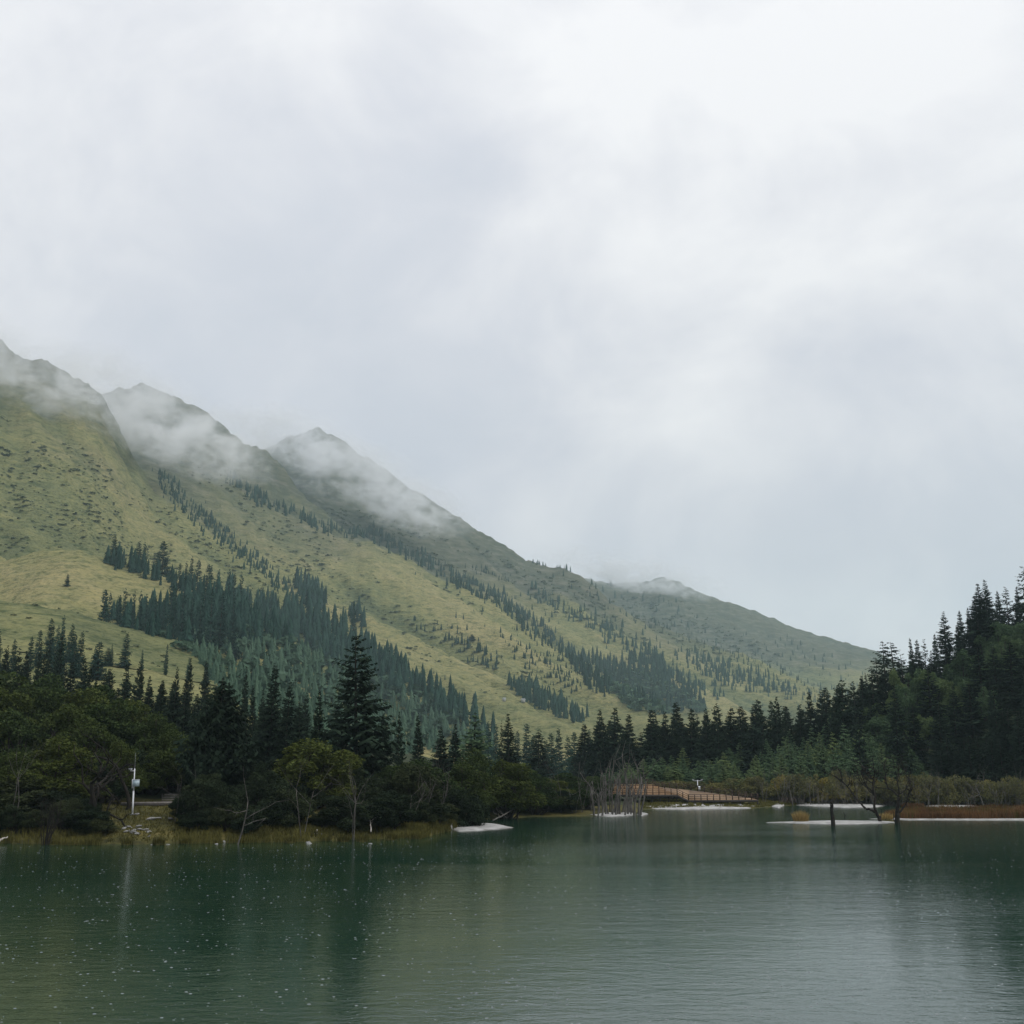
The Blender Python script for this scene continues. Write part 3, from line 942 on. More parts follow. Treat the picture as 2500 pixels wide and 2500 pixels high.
for q in range(46):
    x = -60 + 640 * (q + random.random()) / 46
    y = np.interp(x, [-60, 100, 250, 400, 560], [1248, 1250, 1275, 1300, 1318]) + random.gauss(0, 13)
    plant_px(rk('spruce', 6), x, y, random.uniform(178, 260), 'dark spruce massed behind the olive trees', g_back, wpx=random.uniform(26, 54))
g_teal = 'bluish spruces on the near grassy knoll'
for x, y, w in ((99, 1166, 26), (123, 1160, 22), (137, 1176, 26), (155, 1190, 24), (190, 1210, 34), (78, 1188, 20), (1, 1187, 18), (182, 1216, 22), (205, 1222, 20), (110, 1180, 24), (146, 1192, 24), (30, 1205, 20), (60, 1200, 18)):
    plant_px(rk('fspruce', 3), x, y, 400 + random.uniform(-25, 30), 'bluish spruce in the clump on the near knoll at far left', g_teal, wpx=w)
plant_px('fspruce1', 239, 1193, 430, 'lone bluish spruce standing on the grass of the near knoll', wpx=24)
for x, y, w in ((316, 1214, 9), (358, 1240, 12), (392, 1248, 12), (212, 1215, 10), (270, 1225, 8)):
    plant_px(rk('fspruce', 3), x, y, 430, 'small young spruce dotted on the near grassy knoll', 'young spruces on the near knoll', wpx=w)

# olive broadleaf trees of the left wood, upper slope to shore
g_ol = 'olive trees of the left wood'
for x, y, r, w in ((-40, 1262, 170, 120), (30, 1256, 172, 120), (95, 1262, 168, 120), (10, 1296, 150, 120), (70, 1290, 155, 110), (150, 1290, 158, 130), (205, 1282, 170, 90), (215, 1318, 146, 120), (262, 1312, 150, 100),
                   (120, 1330, 140, 120), (40, 1340, 138, 120), (295, 1345, 142, 100), (335, 1372, 140, 90), (180, 1352, 135, 110), (-60, 1340, 135, 120)):
    plant_px(rk('olive', 4), x, y, r, 'olive green tree on the rising ground of the left wood', g_ol, wpx=w * 1.15)
for x, y, r, w, lab in ((110, 1392, 117, 165, 'broad olive tree left of the white pole with bare trunks before it'),
                        (20, 1412, 115, 110, 'dark olive tree at the left edge by the water'),
                        (292, 1412, 132, 110, 'yellow-olive tree right above the white pole'),
                        (225, 1398, 126, 100, 'grey-olive tree between the gnarled dead tree and the white pole'),
                        (600, 1388, 126, 170, 'big dome-shaped green bush below the towering spruce'),
                        (800, 1428, 138, 130, 'yellow-leaved tree right of the dome-shaped bush'),
                        (735, 1440, 136, 90, 'small yellowish tree just right of the dome-shaped bush'),
                        (868, 1440, 146, 130, 'olive tree with thin stems above the white sand spit'),
                        (955, 1432, 160, 130, 'rounded olive tree beyond the white sand spit'),
                        (1010, 1452, 172, 100, 'olive shore tree right of the rounded one'),
                        (905, 1412, 168, 100, 'olive tree behind the stems above the sand spit')):
    plant_px(rk('olive', 4), x, y, r, lab, wpx=w)
for x, y, r, w, lab in ((382, 1448, 113, 92, 'dark bush right of the clearing with the white pole'),
                        (505, 1450, 114, 110, 'dark bush below the dome-shaped bush, left side'),
                        (432, 1462, 112, 90, 'dark bush hanging over the bank behind the thin bare sapling'),
                        (560, 1478, 113, 90, 'dark low bush at the bank below the dome-shaped bush'),
                        (655, 1492, 114, 100, 'dark low bush at the bank below the towering spruce'),
                        (730, 1490, 116, 110, 'dark low bush at the bank below the yellowish trees'),
                        (800, 1494, 122, 90, 'dark low bush at the bank left of the sand spit'),
                        (885, 1478, 136, 90, 'gnarled dark bush growing on the white sand spit'),
                        (40, 1470, 112, 120, 'dark bush filling the bank at the left edge'),
                        (130, 1485, 112, 90, 'dark bush on the bank behind the clump of bare stems'),
                        (195, 1462, 122, 90, 'dark bush left of the white pole')):
    plant_px(rk('dark', 3), x, y, r, lab, wpx=w)
g_fr = 'low dark bushes fringing the left waterline'
for q in range(44):
    x = random.choice([random.uniform(-80, 185), random.uniform(345, 830), random.uniform(345, 830)])
    az = float(az_of(x, 1570))
    plant_px(rk('dark', 3), x, random.gauss(1518, 16), float(shore_r(np.array(az))) + random.uniform(2.5, 8), 'low dark bush at the left waterline', g_fr, wpx=random.uniform(45, 85), raw=True)
g_un = 'dark undergrowth bushes of the left wood'
for x, y, r in [(random.uniform(-90, 200), random.uniform(1430, 1475), random.uniform(118, 135)) for _ in range(12)] + \
               [(random.uniform(220, 470), random.uniform(1415, 1462), random.uniform(132, 150)) for _ in range(18)] + \
               [(random.uniform(440, 830), random.uniform(1430, 1490), random.uniform(120, 142)) for _ in range(22)] + \
               [(random.uniform(850, 1110), random.uniform(1468, 1498), random.uniform(165, 195)) for _ in range(18)]:
    plant_px(rk('dark', 3), x, y, r, 'dark undergrowth bush in the shade of the left wood', g_un, wpx=random.uniform(75, 115))
for x, y, r, w in ((1045, 1470, 182, 80), (1080, 1484, 184, 70), (1110, 1490, 186, 60), (1135, 1478, 200, 60), (1060, 1455, 200, 80), (1120, 1462, 215, 70)):
    plant_px(rk('olive', 4), x, y, r, 'olive shore tree thinning out towards the dead trunk cluster', 'shore trees left of the dead trunks', wpx=w)

# ------------------------------------------------------------------ valley floor and right hill
g_c = 'dark spruces across the valley mouth'
for x, y in ((1022, 1378), (1140, 1340), (1161, 1339), (1189, 1342), (1213, 1336), (1228, 1345), (1253, 1342), (1273, 1333), (1294, 1339), (1312, 1345), (1336, 1336), (1353, 1318), (1375, 1330), (1395, 1322),
             (1416, 1319), (1431, 1321), (1448, 1315), (1465, 1312), (1485, 1324), (1505, 1322), (1528, 1306), (1542, 1297), (1556, 1302), (1577, 1275), (1590, 1287), (1602, 1281), (1618, 1278), (1637, 1256),
             (1120, 1352), (1100, 1362), (1150, 1365), (1178, 1370), (1240, 1365), (1285, 1362), (1325, 1360), (1365, 1352), (1405, 1350), (1440, 1345), (1475, 1342), (1515, 1340), (1550, 1335), (1585, 1320), (1610, 1310)):
    r = random.uniform(300, 335) if x < 1400 else random.uniform(292, 328)
    x += random.gauss(0, 5); y += random.gauss(0, 7)
    plant_px(rk('spruce', 6), x, y, r, 'dark spruce in the row closing the valley behind the boardwalk', g_c, wpx=random.uniform(44, 72))
for x, y in ((905, 1372), (923, 1361), (935, 1366), (975, 1378), (993, 1364), (1008, 1385), (1040, 1382), (1055, 1374), (1072, 1388), (1085, 1380), (1098, 1384), (1112, 1376), (960, 1390), (1030, 1395)):
    plant_px(rk('fspruce', 3), x, y, random.uniform(380, 470), 'bluish spruce in the valley mouth beyond the left wood', 'bluish spruces in the valley mouth', wpx=random.uniform(22, 32))
for x, y, r, w in ((1663, 1210, 335, 50), (1681, 1211, 338, 56), (1650, 1240, 330, 44), (1700, 1235, 335, 44)):
    plant_px(rk('ragged', 2), x, y, r, 'ragged flat-topped spruce in the clump at the foot of the skyline', 'ragged spruces at the hill corner', wpx=w * 1.2)
plant_px('spire0', 1779, 1156, 335, 'tallest needle-thin spruce spire on the right hill', wpx=54)
plant_px('spire2', 1856, 1094, 372, 'highest of the paired spruce spires near the right skyline', wpx=46)
plant_px('spire1', 1845, 1101, 374, 'left one of the paired spruce spires near the right skyline', wpx=46)
plant_px('spire1', 1839, 1124, 360, 'dense dark spruce below the paired spires', wpx=62)
plant_px('ragged1', 1930, 1070, 385, 'ragged spruce cut by the right edge of the picture', wpx=50)
for x, y in ((1717, 1203), (1731, 1206), (1742, 1205), (1761, 1195), (1808, 1152), (1828, 1145), (1880, 1114), (1896, 1106), (1916, 1107), (1960, 1060), (1985, 1050)):
    plant_px(random.choice(['ragged0', 'ragged1', 'spruce1']), x, y, 358 + (x - 1700) * 0.13, 'small open spruce along the skyline of the right hill', 'skyline spruces of the right hill', wpx=random.uniform(22, 34))
plant_px('spire0', 1684, 1296, 268, 'slender black spruce at the front of the right hill', wpx=50)
plant_px('spruce3', 1614, 1356, 262, 'lone dark spruce among the pale larches below the right hill', wpx=46)
g_r = 'dark spruces of the right hill'
placed = []
cand = [(1749, 1259, 300), (1845, 1222, 310), (1875, 1217, 312), (1900, 1211, 315), (1768, 1330, 275), (1795, 1300, 285), (1825, 1290, 285), (1720, 1330, 280), (1930, 1240, 300), (1950, 1200, 320)]
for q in range(16):
    cand.append((random.uniform(1890, 2010), random.uniform(1330, 1385), random.uniform(256, 276)))
for q in range(12):
    cand.append((1778 + 10 * q + random.uniform(-4, 4), random.uniform(1375, 1420), random.uniform(255, 264)))
for x, y, r in cand:
    plant_px(rk('spire', 3), x, y, r, 'dark spruce in the dense wood of the right hill', g_r, wpx=random.uniform(46, 64))
    placed.append(px(x, y, r)[:2])
MIDS = [(1905, 1192, 345), (1872, 1236, 330), (1815, 1226, 330), (1742, 1238, 325), (1722, 1262, 318), (1925, 1262, 325), (1706, 1290, 305), (1642, 1305, 310), (1890, 1152, 362), (1935, 1156, 368), (1793, 1280, 310),
        (1860, 1290, 305), (1915, 1320, 295), (1830, 1262, 318), (1760, 1262, 315), (1690, 1262, 322), (1950, 1210, 345), (1880, 1205, 340), (1800, 1225, 332), (1660, 1330, 300), (1735, 1330, 290), (1690, 1385, 270), (1812, 1335, 288)]
tries = 0
while len(placed) < 88 and tries < 4000:
    tries += 1
    az = random.uniform(float(az_of(1640)), float(az_of(2080))); r = random.uniform(256, 360)
    X, Y = r * math.sin(az), r * math.cos(az)
    if r < 256 + max(0, (1720 - (966 + 2130 * math.tan(az)))) * 0.9: continue
    if any((X - a) ** 2 + (Y - b) ** 2 < 3.6 ** 2 for a, b in placed): continue
    placed.append((X, Y))
    zg = float(ground_xy(np.array(X), np.array(Y)))
    H = random.uniform(15, 23)
    sk = 966 + 2130 * math.tan(az)                 # keep below the skyline traced above
    ysk = np.interp(sk, [1640, 1680, 1720, 1780, 1850, 1932, 2100], [1275, 1250, 1240, 1225, 1165, 1135, 1070])
    zmax = float(px(sk, ysk, r)[2])
    H = min(H, zmax - zg)
    if H < 9: continue
    ytop = 1460 - (zg + H - CAMZ) / r * F * 1.03
    if any(abs(sk - a) < 20 and r < c and ytop < b + 60 for a, b, c in MIDS): continue
    plant_at(rk('spire', 3) if random.random() < 0.7 else rk('spruce', 6), X, Y, H, 'dark spruce in the dense wood of the right hill', g_r, random.uniform(0.85, 1.1))
g_m = 'green broadleaf trees on the right hill'
for x, y, r in [m for m in MIDS if not (m[0] > 1900 and m[1] > 1300)]:
    plant_px(rk('mid', 3), x, y, r, 'mid green broadleaf tree among the spruces of the right hill', g_m, wpx=random.uniform(44, 64))
for k in range(22):
    x = random.uniform(1690, 2000)
    lo = np.interp(x, [1690, 1780, 1850, 1932, 2000], [1235, 1215, 1160, 1125, 1100])
    y = lo + random.random() ** 1.4 * 160
    r = 372 - (y - lo) * 0.45 + (x - 1800) * 0.05
    plant_px(rk('mid', 3), x, y, r, 'mid green broadleaf tree among the spruces of the right hill', g_m, wpx=random.uniform(34, 52))
for q in range(34):
    x = 1110 + 540 * (q + random.random()) / 34
    plant_px(rk('spruce', 6), x, np.interp(x, [1110, 1300, 1500, 1650], [1385, 1372, 1360, 1330]) + random.gauss(0, 14), random.uniform(292, 330), 'dark spruce', g_c, wpx=random.uniform(30, 60))
g_l = 'pale larches below the right hill'
pl = []
tries = 0
while len(pl) < 120 and tries < 5000:
    tries += 1
    x = random.uniform(1140, 1760); r = random.uniform(252, 312)
    top = np.interp(x, [1140, 1260, 1400, 1500, 1600, 1680, 1760], [1440, 1410, 1400, 1362, 1345, 1360, 1420])
    f = (r - 252) / 60
    y = top + (1 - f) * np.interp(x, [1140, 1400, 1600, 1760], [22, 45, 70, 40]) + random.uniform(-6, 12)
    X, Y, Z = (float(v) for v in px(x, y, r))
    if any((X - a) ** 2 + (Y - b) ** 2 < 2.6 ** 2 for a, b in pl): continue
    pl.append((X, Y))
    plant_px(rk('larch', 3), x, y, r, 'pale green young tree in the band below the right hill', g_l, wpx=random.uniform(30, 46))
# willow belt on the far shore
g_w = 'willow shrubs along the far shore'
for k in range(120):
    x = 1225 + 760 * (k + random.random()) / 120
    y = random.gauss(1468, 8) if x > 1440 else random.gauss(1474, 6)
    plant_px(rk('willow', 4), x, y, random.uniform(238, 252) if x > 1440 else random.uniform(245, 254), 'yellowish grey willow shrub in the belt on the far shore', g_w, wpx=random.uniform(34, 60))

print('heights', min(HEIGHTS, key=lambda h: h[1]), max(HEIGHTS, key=lambda h: h[1]), len(HEIGHTS))

# ------------------------------------------------------------------ far woods on the mountain (uncountable: one object each)
def low_conifer(seed):
    g = np.random.default_rng(seed)
    V = []; T = []; vals = []
    tiers = 8
    for i in range(tiers):
        z0 = i / tiers * 0.94; z1 = min(1.0, z0 + 0.30)
        rad = 0.155 * (1 - i / tiers) ** 0.8 + 0.015
        n = 7; a = np.arange(2 * n) / (2 * n) * 6.283 + g.random() * 6
        rr = rad * np.where(np.arange(2 * n) % 2, 0.55, 1.0) * (0.75 + 0.5 * g.random(2 * n))
        zz = z0 + np.where(np.arange(2 * n) % 2, 0.05, -0.02) + g.normal(0, 0.012, 2 * n)
        b = len(V)
        V += [(0, 0, z1)] + list(zip(rr * np.cos(a), rr * np.sin(a), zz))
        for k in range(2 * n):
            T.append((b, b + 1 + k, b + 1 + (k + 1) % (2 * n))); vals.append(np.clip(0.35 + 0.3 * (k % 2) + g.normal(0, 0.15), 0, 1))
    return np.array(V), np.array(T), np.array(vals)


def low_bush(seed):
    g = np.random.default_rng(seed)
    C = g.normal(0, 1, (26, 3)); C /= np.linalg.norm(C, axis=1)[:, None]
    C = C * (0.6 + 0.5 * g.random((26, 1))) * np.array((1, 1, 0.8)) * 0.5 + np.array((0, 0, 0.45))
    V = leafquads(g, C, 0.26, 0.8)
    Qd = np.arange(len(V)).reshape(-1, 4)
    T = np.vstack([Qd[:, [0, 1, 2]], Qd[:, [0, 2, 3]]])
    return V, T, np.clip(0.3 + 0.5 * np.tile(C[:, 2], 2) + g.normal(0, 0.15, len(T)), 0, 1)


CON = [low_conifer(s) for s in range(5)]
BUSH = [low_bush(s) for s in range(5)]


def scatter(name, protos, X, Y, H, Wd, mat, label, cat, sink=0.3):
    ok = ~np.isnan(X)
    X, Y, H, Wd = X[ok], Y[ok], H[ok], Wd[ok]
    Z = ground_xy(X, Y) - sink
    Vs, Ts, vs = [], [], []; n0 = 0
    which = rng.integers(0, len(protos), len(X))
    for k, (V, T, v) in enumerate(protos):
        i = np.where(which == k)[0]
        if not len(i): continue
        a = rng.random(len(i)) * 6.283
        ca, sa = np.cos(a)[:, None], np.sin(a)[:, None]
        P = np.stack([(V[None, :, 0] * ca - V[None, :, 1] * sa) * Wd[i][:, None] + X[i][:, None],
                      (V[None, :, 0] * sa + V[None, :, 1] * ca) * Wd[i][:, None] + Y[i][:, None],
                      V[None, :, 2] * H[i][:, None] + Z[i][:, None]], -1)
        Vs.append(P.reshape(-1, 3))
        Ts.append((T[None] + (np.arange(len(i)) * len(V))[:, None, None]).reshape(-1, 3) + n0)
        vs.append(np.clip((v[None] + rng.normal(0, 0.22, (len(i), 1))).reshape(-1), 0, 1))
        n0 += len(i) * len(V)
    return tag(link(name, mesh(name, np.concatenate(Vs), [np.concatenate(Ts)], mat, False, np.concatenate(vs))), label, cat, kind='stuff')


def in_poly(poly, n):
    P = np.array(poly, float)
    lo, hi = P.min(0), P.max(0)
    out = np.zeros((0, 2))
    while len(out) < n:
        q = lo + (hi - lo) * rng.random((n * 2, 2))
        c = np.zeros(len(q), bool); j = len(P) - 1
        for i in range(len(P)):
            with np.errstate(divide='ignore', invalid='ignore'):
                c ^= ((P[i, 1] > q[:, 1]) != (P[j, 1] > q[:, 1])) & (q[:, 0] < (P[j, 0] - P[i, 0]) * (q[:, 1] - P[i, 1]) / (P[j, 1] - P[i, 1]) + P[i, 0])
            j = i
        out = np.vstack([out, q[c]])
    return out[:n]


def along(line, n, jx, jy):
    P = np.array(line, float)
    d = np.r_[0, np.cumsum(np.hypot(*np.diff(P, axis=0).T))]
    t = rng.random(n) * d[-1]
    return np.c_[np.interp(t, d, P[:, 0]) + rng.normal(0, jx, n), np.interp(t, d, P[:, 1]) + rng.normal(0, jy, n)]


def forest(name, pts, hpx, label, mat='spruce_far', protos=None, wr=1.0, cat='forest'):
    X, Y, r = hit(pts[:, 0], pts[:, 1])
    H = np.asarray(hpx) * (0.42 + 0.85 * rng.random(len(pts)) ** 1.2) * r / F
    return scatter(name, protos or CON, X, Y, H, H * wr * (0.75 + 0.75 * rng.random(len(pts))), M[mat], label, cat)


F1 = [(186, 1164), (250, 1172), (330, 1150), (430, 1128), (520, 1150), (610, 1170), (665, 1210), (720, 1245), (800, 1300), (880, 1335), (935, 1385), (935, 1420), (560, 1420), (440, 1330), (330, 1225), (250, 1190)]
F1U = [(186, 1164), (250, 1172), (330, 1150), (430, 1128), (520, 1150), (610, 1170), (665, 1210), (720, 1245), (800, 1300), (880, 1335), (935, 1385), (930, 1400), (800, 1345), (690, 1290), (560, 1230), (430, 1215), (330, 1215), (250, 1190)]
forest('mountain_forest', in_poly(F1U, 760), 42, 'dense teal spruce forest in the bowl behind the near knoll')
forest('mountain_woodland', in_poly([(340, 1215), (430, 1210), (560, 1228), (690, 1285), (800, 1340), (930, 1400), (930, 1425), (560, 1425), (440, 1335)], 1100), 27, 'feathery paler conifers in the lower bowl', 'far_leaf', CON, 1.25)
forest('mountain_woodland', in_poly([(300, 1200), (420, 1195), (560, 1215), (700, 1260), (800, 1320), (900, 1370), (930, 1410), (600, 1410), (450, 1320)], 500), 20,
       'paler broadleaf woodland in the lower bowl', 'far_leaf', BUSH, 0.9)
forest('mountain_forest', np.vstack([along([(212, 1066), (330, 1110), (400, 1140), (470, 1172), (560, 1200)], 130, 8, 5)]), 36, 'spruce belt behind the second grassy knoll')
forest('mountain_forest', np.vstack([along([(300, 900), (340, 950), (400, 1000), (455, 1048), (500, 1082), (560, 1130)], 420, 7, 9)]), 13, 'thin strip of small trees in the gully of the first spur')
forest('mountain_forest', np.vstack([in_poly([(555, 1105), (590, 1105), (620, 1150), (600, 1160), (570, 1145)], 110), in_poly([(655, 1150), (680, 1150), (690, 1190), (660, 1180)], 25)]), 30, 'dark clump of spruces above the big forest')
forest('mountain_forest', np.vstack([along([(430, 902), (464, 930), (520, 964), (576, 982), (638, 1010), (702, 1014), (733, 1032), (825, 1080)], 300, 7, 3.5),
                                     along([(840, 1092), (940, 1137), (1005, 1190), (1050, 1222), (1100, 1256)], 330, 8, 5)]), 17, 'long row of small spruces behind the crest of the second spur')
forest('mountain_forest', np.vstack([in_poly([(1060, 1232), (1130, 1250), (1230, 1240), (1262, 1275), (1310, 1305), (1335, 1345), (1250, 1350), (1110, 1306)], 560)]), 24, 'teal spruce forest above the valley floor')
forest('mountain_woodland', in_poly([(1130, 1290), (1220, 1270), (1290, 1310), (1330, 1350), (1200, 1350)], 320), 14, 'paler woodland below the teal forest above the valley', 'far_leaf', BUSH, 0.9)
forest('mountain_forest', np.vstack([in_poly([(958, 1297), (990, 1290), (1050, 1325), (1112, 1358), (1090, 1366), (1000, 1338)], 210)]), 24, 'strip of spruces low on the second spur')
forest('mountain_forest', np.vstack([along([(840, 1215), (890, 1238), (930, 1262)], 45, 6, 4)]), 17, 'short row of spruces half way down the second spur')
forest('mountain_forest', np.vstack([along([(1130, 1205), (1180, 1215), (1250, 1240)], 60, 20, 10), along([(1300, 1240), (1340, 1262), (1400, 1280), (1480, 1312)], 260, 18, 8), along([(1005, 1120), (1080, 1165), (1150, 1195)], 120, 12, 6),
                                     along([(1230, 1250), (1300, 1290), (1380, 1310)], 120, 22, 9)]), 15, 'scattered spruces and strips on the far slopes')
forest('mountain_forest', np.vstack([along([(1150, 1150), (1290, 1200), (1360, 1228), (1460, 1262), (1560, 1310)], 130, 12, 5), along([(1000, 1062), (1060, 1070), (1090, 1080)], 60, 10, 2),
                                     along([(1420, 1200), (1520, 1240), (1620, 1290)], 60, 30, 12), along([(1480, 1300), (1560, 1330), (1620, 1310)], 110, 30, 14), along([(890, 1075), (960, 1098)], 50, 8, 2)]), 9, 'tiny trees dotted over the farthest slopes')
# single trees and shrubs dotted over the turf
sing = np.vstack([in_poly([(760, 1180), (900, 1150), (1050, 1230), (1120, 1300), (1000, 1310), (860, 1240)], 110), in_poly([(700, 1000), (900, 1100), (1100, 1180), (1000, 1180), (760, 1080)], 50),
                  in_poly([(940, 1200), (1090, 1265), (1100, 1320), (1000, 1280)], 120), in_poly([(1000, 1050), (1300, 1150), (1400, 1260), (1150, 1200)], 90), in_poly([(560, 1120), (760, 1240), (900, 1330), (800, 1290), (620, 1190)], 40)])
forest('slope_trees', sing, 11, 'single small spruces dotted over the grassy slopes', cat='trees')
sh = in_poly([(0, 790), (140, 830), (300, 950), (500, 1100), (640, 1200), (500, 1180), (370, 1110), (140, 1030), (0, 1060)], 2600)
sh = np.vstack([sh, in_poly([(300, 830), (520, 960), (720, 1040), (1000, 1200), (1090, 1340), (900, 1330), (700, 1220), (500, 1060)], 2800), in_poly([(560, 960), (800, 980), (1000, 1080), (1250, 1120), (1500, 1250), (1300, 1260), (900, 1100)], 2800),
                in_poly([(0, 1065), (140, 1045), (360, 1110), (520, 1270), (330, 1210), (0, 1135)], 160), in_poly([(0, 1150), (250, 1190), (480, 1280), (300, 1290), (0, 1240)], 160)])
X, Y, r = hit(sh[:, 0], sh[:, 1])
dr_ = dryness(np.arctan2(np.nan_to_num(X), np.nan_to_num(Y) + 1e-6), np.nan_to_num(r))
clump = fbm(np.nan_to_num(X) / 60, np.nan_to_num(Y) / 60, 3, 88)
keepn = (clump + 0.45 * (0.5 - dr_) + 0.22 * (rng.random(len(sh)) - 0.5) > 0.57) & ~np.isnan(X)
sh = sh[keepn]; X = X[keepn]; Y = Y[keepn]; r = r[keepn]
hh = (1.0 + 5.0 * rng.random(len(sh)) ** 3.5) * r / F
scatter('slope_shrubs', BUSH, X, Y, hh * 0.8, hh * (1.0 + 1.1 * rng.random(len(sh))), M['slope_shrub'], 'dark low shrubs speckling the mountain turf', 'shrubs', 0.2)

# larger spruces on the mountain, each on its own
g_k2 = 'large spruces behind the second knoll'
for x, y, w in ((216, 1008, 16), (224, 1030, 26), (263, 1021, 20), (275, 1022, 18), (311, 1020, 30), (300, 1040, 16), (361, 1049, 18), (375, 1055, 20), (392, 1063, 20), (400, 1066, 16), (414, 1074, 18), (433, 1073, 20), (443, 1080, 16), (456, 1077, 22), (340, 1062, 14), (203, 1048, 10), (352, 1058, 14)):
    plant_px(rk('fspruce', 3), x, y, 842 + random.uniform(4, 18) - x * 0.02, 'large bluish spruce standing behind the second grassy knoll', g_k2, wpx=w * 1.2)
g_k1 = 'large spruces behind the near knoll'
for x, y, w in ((202, 1111, 24), (212, 1118, 20), (238, 1109, 22), (253, 1114, 18), (269, 1114, 20), (280, 1120, 20), (296, 1124, 18), (326, 1097, 22), (334, 1100, 20), (347, 1116, 24), (362, 1120, 22), (382, 1112, 24), (404, 1108, 26), (312, 1128, 18), (226, 1122, 18), (420, 1118, 24), (445, 1122, 24)):
    r = 640 + random.uniform(-20, 60)
    plant_px(rk('fspruce', 3), x, y, r, 'large bluish spruce rising behind the near grassy knoll', g_k1, wpx=w * 1.2)
plant_px('fspruce0', 668, 1133, 1150, 'tall thin spruce standing alone right of the dark clump', wpx=13)
plant_px('fspruce2', 890, 1196, 1500, 'tall spruce at the end of the short row on the grassy spur', wpx=17)
plant_px('fspruce1', 128, 1083, 760, 'small lone spruce on the turf of the second knoll', wpx=12)

# two tiny herders' huts
for x, y, w, lab in ((951, 1328, 6.0, 'tiny white hut on the grassy toe of the mountain, left of the pair'), (987, 1332, 8.0, 'tiny pale long hut on the grassy toe, right of the pair')):
    X, Y, r = hit([x], [y]); X, Y = float(X[0]), float(Y[0])
    if math.isnan(X): continue
    z = float(ground_xy(np.array(X), np.array(Y)))
    e = thing('hut', lab, 'hut', (X, Y, z), 0.2)
    g = Geo(); g.box((0, 0, 0.9), (w * 0.5, 4.0, 2.8)); link('wall', g.mesh('hut_wall', M['hut_wall']), e)
    g = Geo(); a = w * 0.29
    g.add([(-a, -2.4, 2.4), (a, -2.4, 2.4), (a, 0, 3.7), (-a, 0, 3.7), (a, 2.4, 2.4), (-a, 2.4, 2.4), (-a, -2.4, 2.3), (a, -2.4, 2.3), (a, 2.4, 2.3), (-a, 2.4, 2.3)],
          [(0, 1, 2, 3), (3, 2, 4, 5), (6, 9, 8, 7), (0, 6, 7, 1), (5, 4, 8, 9)], [(1, 4, 2), (0, 3, 5)])
    link('roof', g.mesh('hut_roof', M['hut_roof']), e)

# ------------------------------------------------------------------ bare and dead trees
def bare_thing(name, label, x, y, r, mat, seed, L, rad, depth, dirs=((0, 0, 1),), group=None, spread=0.6, up=0.12, wig=0.22, kids=(2, 4), z=None, sides=6, segs=5):
    r = deep(x, r)
    X, Y, _ = (float(v) for v in px(x, y, r))
    if z is None: z = float(ground_xy(np.array(X), np.array(Y)))
    z = max(z, -0.4)
    e = thing(name, label, 'dead tree', (X, Y, z), 0.0, group=group)
    g = np.random.default_rng(seed)
    tr = Geo(); br = Geo()
    for d in dirs:
        P = [np.array((0, 0, -0.5)) + np.array((d[0], d[1], 0)) * 0.15]; dd = np.array(d, float); dd /= np.linalg.norm(dd)
        for _ in range(segs):
            dd = dd + g.normal(0, wig * 0.7, 3) + np.array((0, 0, up * 0.5)); dd /= np.linalg.norm(dd)
            P.append(P[-1] + dd * (L + 0.5) / segs)
        P = np.array(P)
        tr.tube(P, np.linspace(rad, rad * 0.45, len(P)), sides)
        if depth > 0:
            for k in range(g.integers(kids[0], kids[1] + 1) + 1):
                f = 0.4 + 0.6 * g.random() if k else 1.0
                i = f * segs; a = int(min(segs - 1, math.floor(i))); q = P[a] + (P[a + 1] - P[a]) * (i - a)
                grow(g, br, q, dd * 0.5 + g.normal(0, spread, 3) + np.array((0, 0, 0.2)), L * (0.45 + 0.3 * g.random()), rad * 0.42, depth - 1, spread, 4, up, wig, kids, 5)
    link('trunk', tr.mesh('bare_trunk', M[mat], True), e)
    if br.n: link('branches', br.mesh('bare_branches', M[mat], True), e)
    return e


def rg(x, y, z=0.0):
    X, Y = px_ground(x, y, z); return float(np.hypot(X, Y))


# on the white bar
def trunk_thing(name, label, x, y, paths, mat, z=-0.3):
    """dead tree whose main limbs follow given paths (metres, x right, z up); twigs grow from the limbs"""
    X, Y = (float(v) for v in px_ground(x, y))
    e = thing(name, label, 'dead tree', (X, Y, 0.0))
    g = np.random.default_rng(int(x))
    tr = Geo(); br = Geo()
    for k, (path, r0, r1, tw) in enumerate(paths):
        P = np.array(path, float)
        t = np.linspace(0, len(P) - 1, 4 * len(P))
        Pf = np.c_[[np.interp(t, np.arange(len(P)), P[:, i]) for i in range(3)]].T + g.normal(0, 0.03, (len(t), 3))
        (tr if k == 0 else br).tube(Pf, np.linspace(r0, r1, len(Pf)), 7)
        for _ in range(tw):
            i = int(len(Pf) * (0.35 + 0.62 * g.random())); i = min(i, len(Pf) - 1)
            d = (Pf[min(i + 1, len(Pf) - 1)] - Pf[i - 1]); d = d / (np.linalg.norm(d) + 1e-6) * 0.5 + g.normal(0, 0.6, 3) + np.array((0, 0, 0.35))
            grow(g, br, Pf[i], d, 0.9 + 1.1 * g.random(), r1 * 1.9, 2, 0.6, 4, 0.1, 0.28, (2, 3), 4)
    link('trunk', tr.mesh('dead_trunk', M[mat], True), e)
    if br.n: link('branches', br.mesh('dead_limbs', M[mat], True), e)
    return e


